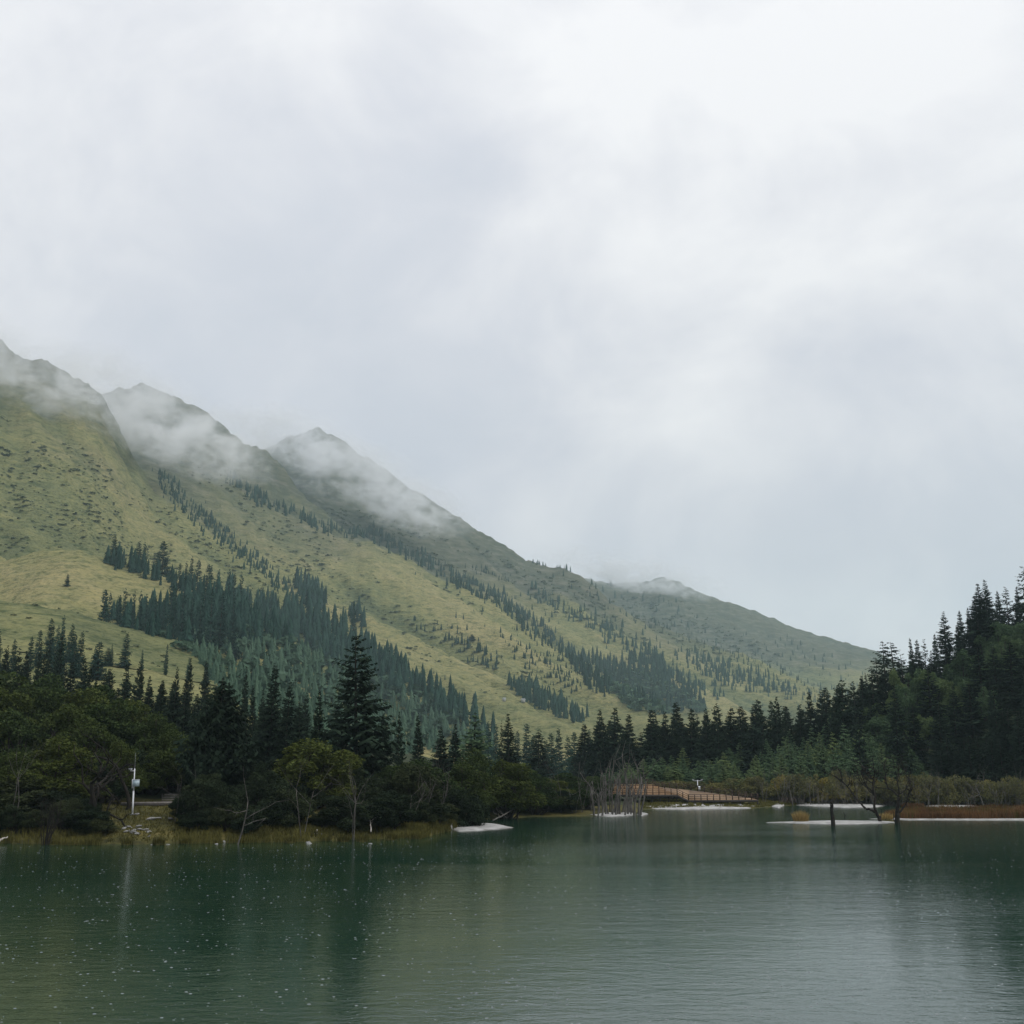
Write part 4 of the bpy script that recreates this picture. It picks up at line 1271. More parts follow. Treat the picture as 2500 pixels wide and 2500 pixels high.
# metres per photograph pixel there: about 0.07
k = 0.0705
trunk_thing('tree_stump', 'upright black snag broken off on the left of the white bar', 1572, 1558,
            [([(0, 0, -0.5), (0.02, 0, 0.8), (-0.06, 0.02, 1.8), (0.02, 0, 2.55), (-0.05, 0, 2.9)], 0.30, 0.10, 0), ([(-0.12, 0, 2.0), (-0.2, 0, 2.6), (-0.16, 0, 2.85)], 0.08, 0.03, 0)], 'black_bark')
trunk_thing('dead_tree', 'crooked bare tree with a long limb reaching left on the white bar', 1657, 1551.5,
            [([(0.5, 0, -0.4), (0.1, 0, 0.6), (-0.15, 0, 1.2), (-0.6, 0, 1.5), (-1.5, 0, 1.75)], 0.24, 0.14, 0),
             ([(-1.5, 0, 1.75), (-2.3, 0.2, 2.6), (-3.0, 0.3, 3.6), (-3.6, 0.2, 4.5), (-4.3, 0.1, 5.2), (-4.5, 0, 6.2)], 0.14, 0.04, 9),
             ([(-0.1, 0, 1.1), (-0.4, 0, 2.2), (-0.1, 0, 3.2), (-0.4, -0.1, 4.4), (-0.2, 0, 5.4), (-0.9, 0, 6.3), (-1.6, 0.1, 6.6)], 0.18, 0.05, 9),
             ([(-0.2, 0, 3.4), (-0.9, 0.1, 4.0), (-1.4, 0.2, 4.9), (-2.0, 0.2, 5.2)], 0.08, 0.03, 5),
             ([(-0.3, 0, 4.8), (0.3, 0, 5.6), (0.2, 0, 6.6)], 0.07, 0.025, 4),
             ([(0.25, 0, 0.2), (0.45, 0, 1.0), (0.5, 0, 1.7)], 0.07, 0.03, 0)], 'black_bark')
trunk_thing('dead_tree', 'forked bare tree with thick black trunk at the right end of the white bar', 1693, 1553.5,
            [([(0, 0, -0.5), (0.05, 0, 0.9), (0.15, 0, 1.7), (0.35, 0, 2.6), (0.45, 0, 3.3)], 0.34, 0.16, 0),
             ([(0.45, 0, 3.3), (0.0, 0, 3.9), (-0.7, 0.1, 4.3), (-1.1, 0.1, 5.2), (-1.0, 0, 6.3), (-1.3, 0, 7.0)], 0.13, 0.035, 8),
             ([(0.45, 0, 3.3), (0.6, 0, 4.2), (0.4, 0, 5.2), (0.7, 0, 6.2), (0.5, 0, 7.2)], 0.12, 0.03, 8),
             ([(0.25, 0, 1.2), (0.8, 0, 1.8), (1.4, 0, 2.5), (1.6, 0, 3.3), (2.3, 0, 4.3)], 0.14, 0.04, 6),
             ([(0.5, 0, 3.6), (1.2, 0, 4.0), (2.0, 0.1, 4.9), (2.6, 0, 5.6)], 0.08, 0.03, 6),
             ([(-0.25, 0, -0.2), (-0.4, 0, 0.8), (-0.45, 0, 1.6)], 0.06, 0.03, 0)], 'black_bark')
trunk_thing('tree_stump', 'short dead twig stump standing in shallow water behind the white bar', 1594, 1544,
            [([(0, 0, -0.3), (0.03, 0, 0.3), (-0.1, 0, 0.8)], 0.10, 0.04, 0), ([(0.02, 0, 0.2), (0.2, 0, 0.5)], 0.05, 0.02, 0)], 'black_bark')
# cluster of grey dead trunks left of the boardwalk
g_d = 'grey dead trunks in the cluster left of the boardwalk'
for q in range(30):
    x = 1118 + 92 * (q + random.random()) / 30
    bare_thing('dead_tree', 'grey dead trunk in the upright cluster left of the boardwalk', x, 1535, rg(x, 1539) + random.uniform(-2.5, 8), 'grey_bark', 300 + q, random.uniform(2.8, 5.8) * (1.1 if x > 1150 else 0.9), random.uniform(0.12, 0.22), 1 if q % 3 else 2,
               [(random.gauss(0, 0.08), 0, 1)], g_d, 0.38, 0.10, 0.12, (1, 2))
# gnarled old tree on the left shore
bare_thing('dead_tree', 'gnarled old bare tree with twisted black limbs left of the white pole', 175, 1545, 108, 'black_bark', 41, 4.6, 0.36, 3, [(0.22, 0, 1), (-0.1, 0.1, 1)], None, 0.75, 0.10, 0.26, (2, 4))
bare_thing('dead_tree', 'twisted bare limb tree arching above the white pole', 238, 1510, 118, 'black_bark', 47, 4.4, 0.26, 3, [(0.35, 0, 1)], None, 0.8, 0.05, 0.30, (2, 3))
bare_thing('dead_tree', 'clump of thin bare stems standing in the water at far left', 86, 1585, 102.5, 'black_bark', 43, 2.6, 0.05, 2,
           [(random.gauss(0, 0.28), random.gauss(0, 0.2), 1) for _ in range(14)], None, 0.4, 0.15, 0.14, (1, 3))
bare_thing('dead_tree', 'thin bare sapling leaning at the water edge right of the clearing', 446, 1582, 103.5, 'grey_bark', 44, 4.2, 0.09, 2, [(0.06, 0, 1)], None, 0.5, 0.1, 0.14, (2, 4))
bare_thing('dead_tree', 'pale bare tree standing among the low bushes below the towering spruce', 668, 1560, 110, 'grey_bark', 45, 4.2, 0.06, 2, [(-0.05, 0, 1), (0.1, 0, 1)], None, 0.4, 0.12, 0.14, (2, 4))
bare_thing('dead_tree', 'leaning pale bare trunk behind the white sand spit', 872, 1545, 142, 'grey_bark', 46, 6.0, 0.09, 2, [(-0.45, 0, 1)], None, 0.4, 0.1, 0.12, (2, 3))
g_b = 'thin bare saplings in front of the left wood'
for q, (x, y, r) in enumerate([(985, 1538, 174), (1003, 1538, 175), (1060, 1538, 176), (1085, 1538, 176), (1098, 1538, 177), (1030, 1538, 176), (950, 1542, 166), (830, 1555, 128), (770, 1560, 120), (790, 1560, 121), (570, 1570, 109), (20, 1570, 109), (330, 1560, 112),
                               (920, 1542, 160), (1115, 1538, 177)]):
    bare_thing('dead_tree', 'thin pale bare sapling before the dark edge of the left wood', x, y, r, 'grey_bark', 500 + q, random.uniform(3.0, 5.0), 0.05, 2, [(random.gauss(0, 0.12), 0, 1), (random.gauss(0, 0.25), 0, 1)], g_b, 0.4, 0.14, 0.14, (1, 3))
g_f = 'bare grey shrubs in the willow belt'
for q in range(34):
    x = 1440 + 540 * (q + random.random()) / 34
    bare_thing('dead_tree', 'bare grey stemmed shrub in front of the far willow belt', x, 1510, random.uniform(234, 240), 'grey_bark', 600 + q, random.uniform(2.4, 4.6), 0.06, 2, [(random.gauss(0, 0.2), 0, 1) for _ in range(3)], g_f, 0.4, 0.16, 0.14, (1, 3))
bare_thing('dead_tree', 'leaning dead trunk on the sand behind the red grass', 1862, 1515, 226, 'grey_bark', 71, 4.2, 0.14, 2, [(-0.4, 0, 1)], None, 0.5)

# fallen timber
def log_thing(name, label, pts_px, rad, mat, z=0.15, twigs=3, seed=1):
    P = []
    for x, y, dz in pts_px:
        X, Y = px_ground(x, y, z); P.append((float(X), float(Y), z + dz))
    P = np.array(P); b = P[0].copy()
    e = thing(name, label, 'driftwood', tuple(b))
    g = np.random.default_rng(seed)
    t = np.linspace(0, len(P) - 1, 4 * len(P))
    Pf = np.c_[[np.interp(t, np.arange(len(P)), P[:, i] - b[i]) for i in range(3)]].T + g.normal(0, rad * 0.3, (len(t), 3))
    geo = Geo(); geo.tube(Pf, np.linspace(rad, rad * 0.5, len(Pf)), 7)
    link('trunk', geo.mesh('log', M[mat], True), e)
    br = Geo()
    for _ in range(twigs):
        i = g.integers(2, len(Pf) - 1)
        grow(g, br, Pf[i], g.normal(0, 0.7, 3) + np.array((0, 0, 0.6)), 0.5 + g.random(), rad * 0.4, 1, 0.5, 3, 0.1, 0.2, (1, 3), 4)
    if br.n: link('branches', br.mesh('log_twigs', M[mat], True), e)


log_thing('driftwood_log', 'bleached arched log lying at the water edge right of the sapling', [(467, 1585, 0), (471, 1581, 0.5), (480, 1580, 0.65), (488, 1584, 0.1)], 0.12, 'pale_wood', 0.15, 1, 3)
log_thing('driftwood_log', 'bleached log at the water edge in the left corner', [(-4, 1590, 0.1), (5, 1588, 0.3), (13, 1587, 0.35)], 0.10, 'pale_wood', 0.2, 2, 4)
log_thing('driftwood_log', 'dark fallen branches pointing out over the water beyond the sand spit', [(930, 1548, 0.0), (955, 1545, 0.7), (985, 1541, 1.9), (1004, 1540, 3.0)], 0.10, 'grey_bark', 0.2, 10, 5)
log_thing('driftwood_log', 'pale log half sunk in the shore grass below the towering spruce', [(596, 1572, 0.2), (604, 1569, 0.3), (612, 1568, 0.2)], 0.10, 'pale_wood', 0.6, 1, 6)
log_thing('driftwood_log', 'leaning pale stick in the bushes below the towering spruce', [(700, 1572, 0.2), (698, 1568, 1.0), (694, 1565, 1.9)], 0.07, 'pale_wood', 0.6, 2, 9)

# ------------------------------------------------------------------ grasses (uncountable)
def blades(name, XY, H, mat, label, lean=0.25, wid=0.05, zs=None, cat='grass', kind='stuff', parent=None):
    n = len(XY)
    z = ground_xy(XY[:, 0], XY[:, 1]) if zs is None else zs
    a = rng.random(n) * 6.283
    h = H * (0.55 + 0.6 * rng.random(n)) * (0.45 + 1.1 * fbm(XY[:, 0] * 0.45, XY[:, 1] * 0.45, 3, 55))
    l = rng.normal(0, lean, (n, 2)) * h[:, None]
    w = np.c_[np.cos(a), np.sin(a)] * wid
    b0 = np.c_[XY - w, z - 0.05]; b1 = np.c_[XY + w, z - 0.05]
    m0 = np.c_[XY + l * 0.4 - w * 0.7, z + h * 0.6]; m1 = np.c_[XY + l * 0.4 + w * 0.7, z + h * 0.6]
    tp = np.c_[XY + l, z + h]
    V = np.stack([b0, b1, m1, m0, tp], 1).reshape(-1, 3)
    i = np.arange(n) * 5
    Q = np.stack([i, i + 1, i + 2, i + 3], -1); T = np.stack([i + 3, i + 2, i + 4], -1)
    v = np.clip(rng.random(n) * 0.6 + 1.4 * (fbm(XY[:, 0] * 0.25, XY[:, 1] * 0.25, 3, 56) - 0.38), 0, 1)
    me = mesh(name, V, [Q, T], M[mat], False, np.r_[v, np.clip(v + 0.15, 0, 1)])
    o = link(name, me, parent)
    if kind: tag(o, label, cat, kind=kind)
    return o


def shore_band(x0, x1, d0, d1, n):
    az = float(az_of(x0, 1590)) + rng.random(n) * (float(az_of(x1, 1590)) - float(az_of(x0, 1590)))
    d = d0 + (d1 - d0) * rng.random(n)
    dens = fbm(az * 300, d * 0.2, 3, 91)
    k = dens + 0.25 * rng.random(n) > 0.52
    az, d = az[k], d[k]
    r = shore_r(az) + d
    return np.c_[r * np.sin(az), r * np.cos(az)]


blades('shore_grass', np.vstack([shore_band(-100, 190, -0.6, 6, 9000), shore_band(330, 885, -0.8, 7.5, 26000)]), 0.62, 'olive_grass', 'yellow-olive grass fringing the left shore', wid=0.035)
blades('shore_grass', shore_band(150, 360, 0.5, 22, 9000), 0.2, 'olive_grass', 'short olive grass in the clearing around the white pole', wid=0.03)
blades('shore_grass', np.vstack([shore_band(1210, 1460, 1.0, 30, 26000), shore_band(1430, 2000, 1.0, 14, 26000)]), 0.38, 'olive_grass', 'olive grass on the far shore below the boardwalk', wid=0.05)
q = in_poly([(1668, 1543), (1720, 1534), (1850, 1530), (2000, 1530), (2080, 1536), (2040, 1544.5), (1850, 1546), (1700, 1545.5)], 26000)
XX, YY = px_ground(q[:, 0], q[:, 1])
blades('red_sedge', np.c_[XX, YY], 0.95, 'red_grass', 'rusty red sedge covering the islet on the right', zs=np.full(len(q), 0.15), wid=0.035)
q = in_poly([(1668, 1543), (1720, 1534), (1850, 1530), (2000, 1530), (2080, 1536), (2040, 1544.5), (1850, 1546), (1700, 1545.5)], 9000)
XX, YY = px_ground(q[:, 0], q[:, 1])
kk = fbm(XX * 0.3, YY * 0.3, 3, 57) > 0.5
blades('mixed_grass', np.c_[XX, YY][kk], 1.05, 'olive_grass', 'olive grass growing through the red sedge of the islet', zs=np.full(int(kk.sum()), 0.15), wid=0.035)
q = in_poly([(1880, 1522), (1932, 1517), (2000, 1517), (2000, 1521), (1930, 1522)], 4000); q = np.vstack([q, in_poly([(1700, 1523), (1740, 1519), (1745, 1525)], 1500), in_poly([(1845, 1519), (1935, 1517), (1935, 1521)], 2500)])
XX, YY = px_ground(q[:, 0], q[:, 1])
blades('red_sedge', np.c_[XX, YY], 0.6, 'red_grass', 'orange sedge patches on the far sand behind the red islet', zs=np.maximum(ground_xy(XX, YY), 0.1), wid=0.04)


def tuft(label, x, y, rad, H, n, mat):
    X, Y = (float(v) for v in px_ground(x, y))
    a = rng.random(n) * 6.283; rr = rad * np.sqrt(rng.random(n))
    ox, oy = rr * np.cos(a), rr * np.sin(a)
    h = H * (0.3 + 0.8 * rng.random(n) ** 1.3) * (1 - 0.35 * rr / rad)
    out = np.c_[np.cos(a), np.sin(a)] * (0.10 + 0.45 * (rr / rad))[:, None] * h[:, None] * 0.7 + rng.normal(0, 0.1, (n, 2))
    b = rng.random(n) * 6.28; w = np.c_[np.cos(b), np.sin(b)] * 0.02
    P = np.c_[ox, oy]
    V = np.stack([np.c_[P - w, np.full(n, -0.1)], np.c_[P + w, np.full(n, -0.1)], np.c_[P + out * 0.35 + w, h * 0.65], np.c_[P + out * 0.35 - w, h * 0.65], np.c_[P + out, h]], 1).reshape(-1, 3)
    i = np.arange(n) * 5
    v = rng.random(n)
    e = thing('grass_tuft', label, 'grass tuft', (X, Y, 0.0))
    link('blades', mesh('grass_tuft', V, [np.stack([i, i + 1, i + 2, i + 3], -1), np.stack([i + 3, i + 2, i + 4], -1)], M[mat], False, np.r_[v, v]), e)
    g = Geo(); g.tube([(0, 0, -0.3), (0, 0, 0.1), (0, 0, 0.22)], [rad * 1.1, rad * 0.9, rad * 0.3], 12); link('root_clump', g.mesh('root_clump', M['ground'], True), e)


tuft('dry straw-coloured grass tuft on the white bar', 1511, 1551.5, 0.9, 1.75, 1500, 'tan_grass')
tuft('amber grass tuft at the left end of the red sedge islet', 1672, 1546, 0.9, 1.1, 700, 'tan_grass')
g_t = 'grass tussocks standing at the left waterline'
for x, y in ((299, 1594), (352, 1592), (683, 1588), (547, 1590), (648, 1588), (738, 1585), (786, 1583), (240, 1594)):
    X, Y = px_ground(x, y)
    tuft('olive grass tussock standing at the left waterline', x, y, 0.5, 0.95, 260, 'olive_grass')
for o in bpy.data.objects:
    if o.get('label') == 'olive grass tussock standing at the left waterline': o['group'] = g_t

# ------------------------------------------------------------------ rocks
def rock_mesh(seed):
    g = np.random.default_rng(seed)
    n, mrow = 10, 6
    V = [(0, 0, 0.6)]
    for i in range(1, mrow):
        ph = i / mrow * math.pi
        for j in range(n):
            th = j / n * 6.283
            rr = 1 + 0.35 * (g.random() - 0.5)
            V.append((math.sin(ph) * math.cos(th) * rr, 0.8 * math.sin(ph) * math.sin(th) * rr, 0.6 * math.cos(ph) * (0.9 + 0.2 * g.random())))
    V.append((0, 0, -0.6))
    T = [(0, 1 + j, 1 + (j + 1) % n) for j in range(n)]
    Q = [(1 + (i - 1) * n + j, 1 + i * n + j, 1 + i * n + (j + 1) % n, 1 + (i - 1) * n + (j + 1) % n) for i in range(1, mrow - 1) for j in range(n)]
    b = 1 + (mrow - 2) * n
    T += [(b + j, len(V) - 1, b + (j + 1) % n) for j in range(n)]
    return mesh('rock', V, [np.array(Q), np.array(T)], M['rock'])


ROCKS = [rock_mesh(s) for s in range(5)]


def rock(label, x, r, size, group=None, y=1560):
    r = deep(x, r)
    X, Y, _ = (float(v) for v in px(x, y, r))
    z = float(ground_xy(np.array(X), np.array(Y)))
    o = link('rock', random.choice(ROCKS), None, (X, Y, max(z, -0.05) + size * 0.12))
    o.scale = (size, size * 0.9, size * 0.55); o.rotation_euler = (random.gauss(0, .15), random.gauss(0, .15), random.uniform(0, 6))
    return tag(o, label, 'rock', group)


rock('rounded grey rock at the foot of the white pole', 256, 114.0, 0.42)
rock('larger pale rock on the bank right of the white pole', 283, 112.5, 0.55)
rock('pale rock between the white pole and the dark bush', 297, 113.2, 0.38)
rock('pale rock beside the dark bush right of the clearing', 321, 112.8, 0.36)
for q in range(24):
    rock('flat pale stone in the stony patch below the white pole', random.uniform(228, 285), random.uniform(106.3, 109.5), random.uniform(0.12, 0.34), 'stones of the patch below the white pole')
for x, r, s in ((248, 102.9, 0.22), (290, 102.9, 0.25), (410, 104, 0.25), (425, 106, 0.22), (583, 106.5, 0.3), (585, 104.6, 0.35), (602, 111, 0.45), (700, 104.5, 0.25), (320, 103.2, 0.22)):
    rock('small pale stone along the left waterline', x, r, s, 'stones along the left waterline')
for x, r, s in ((1395, 221, 0.7), (1300, 216, 0.5), (1350, 215, 0.5), (1240, 216, 0.6), (1420, 218, 0.6)):
    rock('dark stone on the far shore below the boardwalk', x, r, s, 'stones below the boardwalk', 1522)

# ------------------------------------------------------------------ white monitoring pole on the left bank
def upright(x, y, r):
    X, Y, _ = (float(v) for v in px(x, y, r))
    return X, Y, float(ground_xy(np.array(X), np.array(Y)))


X, Y, z = upright(250, 1535, 121.0)
zb = float(px(250, 1535, 121.0)[2])
S = 114.5 / F                                     # metres per photograph pixel there
e = thing('camera_pole', 'white surveillance pole with camera arm and pale blue cabinet in the clearing', 'pole', (X, Y, z))
e.rotation_euler = (0, R(-1.6), 0)
hp = (zb - z) + 80 * S
g = Geo(); g.tube([(0, 0, -0.3), (0, 0, hp * 0.52)], [0.085, 0.08], 12); g.tube([(0, 0, hp * 0.52), (0, 0, hp)], [0.062, 0.058], 12)
pole = link('pole', g.mesh('pole', M['white_metal'], True), e)
g = Geo(); g.tube([(0, 0, -0.05), (0, 0, 0.06), (0, 0, 0.10)], [0.24, 0.22, 0.10], 12); link('base_plate', g.mesh('base_plate', M['grey_metal'], True), e)
g = Geo(); g.tube([(0, 0, hp - 0.22), (-0.42, 0, hp - 0.22)], 0.03, 8); g.bar((-0.40, 0, hp - 0.22), (-0.40, 0, hp - 0.12), 0.05); link('arm', g.mesh('arm', M['white_metal'], True), e)
g = Geo(); g.box((-0.42, -0.03, hp - 0.05), (0.30, 0.2, 0.15)); g.box((-0.42, -0.05, hp + 0.035), (0.34, 0.24, 0.02)); cm = link('camera', g.mesh('camera_housing', M['white_metal']), e)
g = Geo(); g.tube([(-0.42, -0.12, hp - 0.05), (-0.42, -0.16, hp - 0.05)], 0.05, 10); link('lens', g.mesh('camera_lens', M['lens']), cm)
zc = (zb - z) + 54 * S
g = Geo(); g.box((0.27, -0.12, zc), (0.58, 0.26, 0.66)); cb = link('cabinet', g.mesh('cabinet', M['blue_box']), e)
g = Geo(); g.box((0.27, -0.258, zc), (0.52, 0.012, 0.60)); cd = link('cabinet_door', g.mesh('cabinet_door', M['blue_box']), cb)
g = Geo(); g.box((0.27, -0.13, zc + 0.345), (0.66, 0.34, 0.03)); link('cabinet_hood', g.mesh('cabinet_hood', M['white_metal']), cb)
g = Geo(); g.box((0.48, -0.27, zc), (0.03, 0.02, 0.12)); link('handle', g.mesh('cabinet_handle', M['grey_metal']), cb)
g = Geo(); g.box((-0.11, -0.02, zc - 0.05), (0.14, 0.16, 0.9)); link('conduit_box', g.mesh('conduit_box', M['white_metal']), e)
g = Geo(); g.tube([(0.0, 0.03, hp - 0.1), (0.0, 0.03, hp + 0.9), (-0.01, 0.03, hp + 1.55)], [0.016, 0.012, 0.006], 6); link('antenna', g.mesh('antenna', M['grey_metal']), e)

# small twin-lamp mast by the boardwalk
X, Y, z = upright(1317, 1500, 239)
S = 239 / F
e = thing('camera_mast', 'small white mast with twin cameras on a crossbar behind the boardwalk', 'mast', (X, Y, z))
zt = float(px(1317, 1473, 239)[2]) - z
g = Geo(); g.tube([(0, 0, -0.3), (0, 0, zt + 0.15)], 0.09, 8); link('pole', g.mesh('mast_pole', M['white_metal'], True), e)
g = Geo(); g.bar((-0.95, 0, zt), (0.95, 0, zt), 0.09); link('crossbar', g.mesh('mast_crossbar', M['white_metal']), e)
for sx in (-0.9, 0.9):
    g = Geo(); g.box((sx, -0.05, zt + 0.18), (0.34, 0.22, 0.2)); c = link('camera', g.mesh('mast_camera', M['white_metal']), e)
    g = Geo(); g.box((sx, -0.17, zt + 0.18), (0.2, 0.02, 0.12)); link('lens', g.mesh('mast_lens', M['lens']), c)
g = Geo(); g.box((0.25, -0.1, zt - 1.5), (0.5, 0.25, 0.8)); link('cabinet', g.mesh('mast_cabinet', M['white_metal']), e)

# ------------------------------------------------------------------ boardwalk with railings on the far shore
e = thing('boardwalk', 'orange plank boardwalk terraces with dark railings on the far shore', 'boardwalk', (0, 0, 0))


def quad_deck(name, corners, thick, mat, parent):
    P = np.array(corners, float)
    V = np.vstack([P, P - np.array((0, 0, thick))])
    return link(name, mesh(name, V, [[(0, 1, 2, 3), (7, 6, 5, 4), (0, 4, 5, 1), (1, 5, 6, 2), (2, 6, 7, 3), (3, 7, 4, 0)]], M[mat]), parent)


def P3(x, y, r): return np.array([float(v) for v in px(x, y, r)])


def rail_run(pts, parent, n, h=1.1, rails=(1.08, 0.72, 0.36)):
    pts = [np.array(p, float) for p in pts]
    d = np.r_[0, np.cumsum([np.linalg.norm(b - a) for a, b in zip(pts[:-1], pts[1:])])]
    P = np.array(pts)
    at = lambda t: np.array([np.interp(t, d, P[:, i]) for i in range(3)])
    for k in range(n + 1):
        p = at(d[-1] * k / n)
        g = Geo(); g.box((p[0], p[1], p[2] + h / 2), (0.16, 0.16, h)); link('railing_post', g.mesh('railing_post', M['rail']), parent)
    for rz in rails:
        g = Geo()
        for a, b in zip(pts[:-1], pts[1:]):
            g.bar(a + np.array((0, 0, rz)), b + np.array((0, 0, rz)), 0.09, 0.09)
        link('rail', g.mesh('rail', M['rail']), parent)


r0, r1 = 222.0, 236.0
# upper terrace rises in broad steps from its front beam
A0, A1 = P3(1152, 1499, r0), P3(1277, 1499.5, r0)
B0, B1 = P3(1160, 1477.5, r1), P3(1232, 1477.5, r1)
ns = 7
for k in range(ns):
    f0, f1 = k / ns, (k + 1) / ns
    z0 = A0[2] + (B0[2] - A0[2]) * f0
    a = A0 + (B0 - A0) * f0; b = A1 + (B1 - A1) * f0; c = A1 + (B1 - A1) * f1; dd = A0 + (B0 - A0) * f1
    for v in (a, b, c, dd): v[2] = z0
    quad_deck('terrace_step', [a, b, c, dd], 0.42, 'deck', e)
# lower wing falls to the right
C0, C1, C2 = A1 + np.array((0, 0, -0.004)), P3(1299, 1510, r0), P3(1430, 1508.5, r0 + 1)
D0, D1, D2 = P3(1236, 1484, 234), P3(1300, 1490.5, 233), P3(1408, 1504.5, 228)
quad_deck('ramp_deck', [C0, C1, D1, D0], 0.2, 'deck', e)
quad_deck('lower_deck', [C1 + np.array((0, 0, -.003)), C2, D2, D1 + np.array((0, 0, -.003))], 0.2, 'deck', e)
for a, b in ((A0, A1), (C0, C1), (C1, C2)):
    g = Geo(); g.bar(a + np.array((0, -0.12, -0.22)), b + np.array((0, -0.12, -0.22)), 0.2, 0.42); link('edge_beam', g.mesh('edge_beam', M['dark_plank']), e)
rail_run([A0, A1, C1], e, 13)
rail_run([C1, (C1 + C2) / 2, C2], e, 11)
rail_run([B0 - np.array((0, 0, .3)), B1 - np.array((0, 0, .3))], e, 7)
rail_run([D0 + np.array((0, 0, .0)), D1, D2], e, 13)
rail_run([A0 + (B0 - A0) * 0.5, A1 + (B1 - A1) * 0.5 + np.array((0, 0, 0.05))], e, 9, 1.0, (0.98, 0.6))
for k in range(18):
    p = A0 + (A1 - A0) * (k / 8) if k < 9 else C1 + (C2 - C1) * ((k - 9) / 8)
    gz = float(ground_xy(np.array(p[0]), np.array(p[1])))
    g = Geo(); g.box((p[0], p[1] + 0.3, (p[2] + gz) / 2 - 0.35), (0.22, 0.22, max(0.4, p[2] - gz + 0.3))); link('support_post', g.mesh('support_post', M['dark_plank']), e)
# short railing run of a path beyond
e = thing('path_railing', 'short wooden railing of the path behind the willows right of the boardwalk', 'railing', (0, 0, 0))
p0 = P3(1470, 1510, 236); p1 = P3(1500, 1510, 236); p0[2] = p1[2] = float(ground_xy(np.array(p0[0]), np.array(p0[1]))) 
rail_run([p0, p1], e, 4)
e = thing('path_railing', 'short wooden railing beside the small white mast', 'railing', (0, 0, 0))
p0 = P3(1300, 1495, 240); p1 = P3(1345, 1497, 240)
rail_run([p0 - np.array((0, 0, .8)), p1 - np.array((0, 0, .8))], e, 5)

# ------------------------------------------------------------------ walkway and steps on the left bank
e = thing('walkway', 'dark wooden walkway with pale steps behind the white pole', 'walkway', (0, 0, 0))
a, b = P3(228, 1514, 128), P3(326, 1513, 127)
dep = np.array((0, 1.6, 0))
quad_deck('deck', [a, b, b + dep, a + dep], 0.16, 'grey_plank', e)
g = Geo(); g.bar(a + np.array((0, -0.06, -0.3)), b + np.array((0, -0.06, -0.3)), 0.1, 0.34); link('edge_beam', g.mesh('walk_beam', M['dark_plank']), e)
for k in range(6):
    p = a + (b - a) * (k + 0.2) / 5.6
    g = Geo(); g.box((p[0], p[1] + 0.3, p[2] - 0.9), (0.16, 0.16, 1.6)); link('support_post', g.mesh('walk_post', M['dark_plank']), e)
for k in range(5):
    p = P3(304 + 1.5 * k, 1511 - 3.2 * k, 129.6 + 0.45 * k)
    q = P3(336, 1511 - 3.2 * k, 129.2 + 0.45 * k)
    quad_deck('step', [p, q, q + np.array((0, 0.42, 0)), p + np.array((0, 0.42, 0))], 0.06, 'grey_plank', e)
g = Geo()
for xx in (306, 334):
    g.bar(P3(xx, 1513.5, 129.6), P3(xx, 1499.0, 131.8), 0.08, 0.2)
link('stringer', g.mesh('stringer', M['dark_plank']), e)

# ------------------------------------------------------------------ rain on the lake
M['splash'] = flat_mat('splashing_water', (0.20, 0.22, 0.23), 0.25, 0.6, 0.2)
n = 9000
rr = 30 + 95 * rng.random(n) ** 1.2
aa = R(-30) + R(60) * rng.random(n)
XY = np.c_[rr * np.sin(aa), rr * np.cos(aa)]
ok = rr < shore_r(aa) - 4
XY = XY[ok]; n = len(XY)
prof = [(0.0, 0.030), (0.35, 0.004), (0.7, 0.016), (1.0, -0.004)]
sd = 8
V = []; 
cs = np.arange(sd) / sd * 6.283
s0 = 0.008 + 0.034 * rng.random(n) ** 4
parts = [np.c_[XY, 0.006 + 0.3 * s0][:, None]]
for f, hgt in prof[1:]:
    parts.append(np.stack([XY[:, 0:1] + 1.5 * f * s0[:, None] * np.cos(cs), XY[:, 1:2] + f * s0[:, None] * np.sin(cs), np.broadcast_to((hgt * s0 / 0.06)[:, None], (n, sd))], -1))
V = np.concatenate(parts, 1); per = V.shape[1]
j = np.arange(sd); j2 = (j + 1) % sd
T1 = np.stack([np.zeros(sd, int), 1 + j, 1 + j2], -1)
Qd = np.concatenate([np.stack([1 + k * sd + j, 1 + (k + 1) * sd + j, 1 + (k + 1) * sd + j2, 1 + k * sd + j2], -1) for k in (0, 1)])
off = (np.arange(n) * per)[:, None, None]
me = mesh('rain_splashes', V.reshape(-1, 3), [(Qd[None] + off).reshape(-1, 4), (T1[None] + off).reshape(-1, 3)], M['splash'], True)
tag(link('rain_splashes', me), 'raindrop splashes speckling the lake surface', 'rain splashes', kind='stuff')

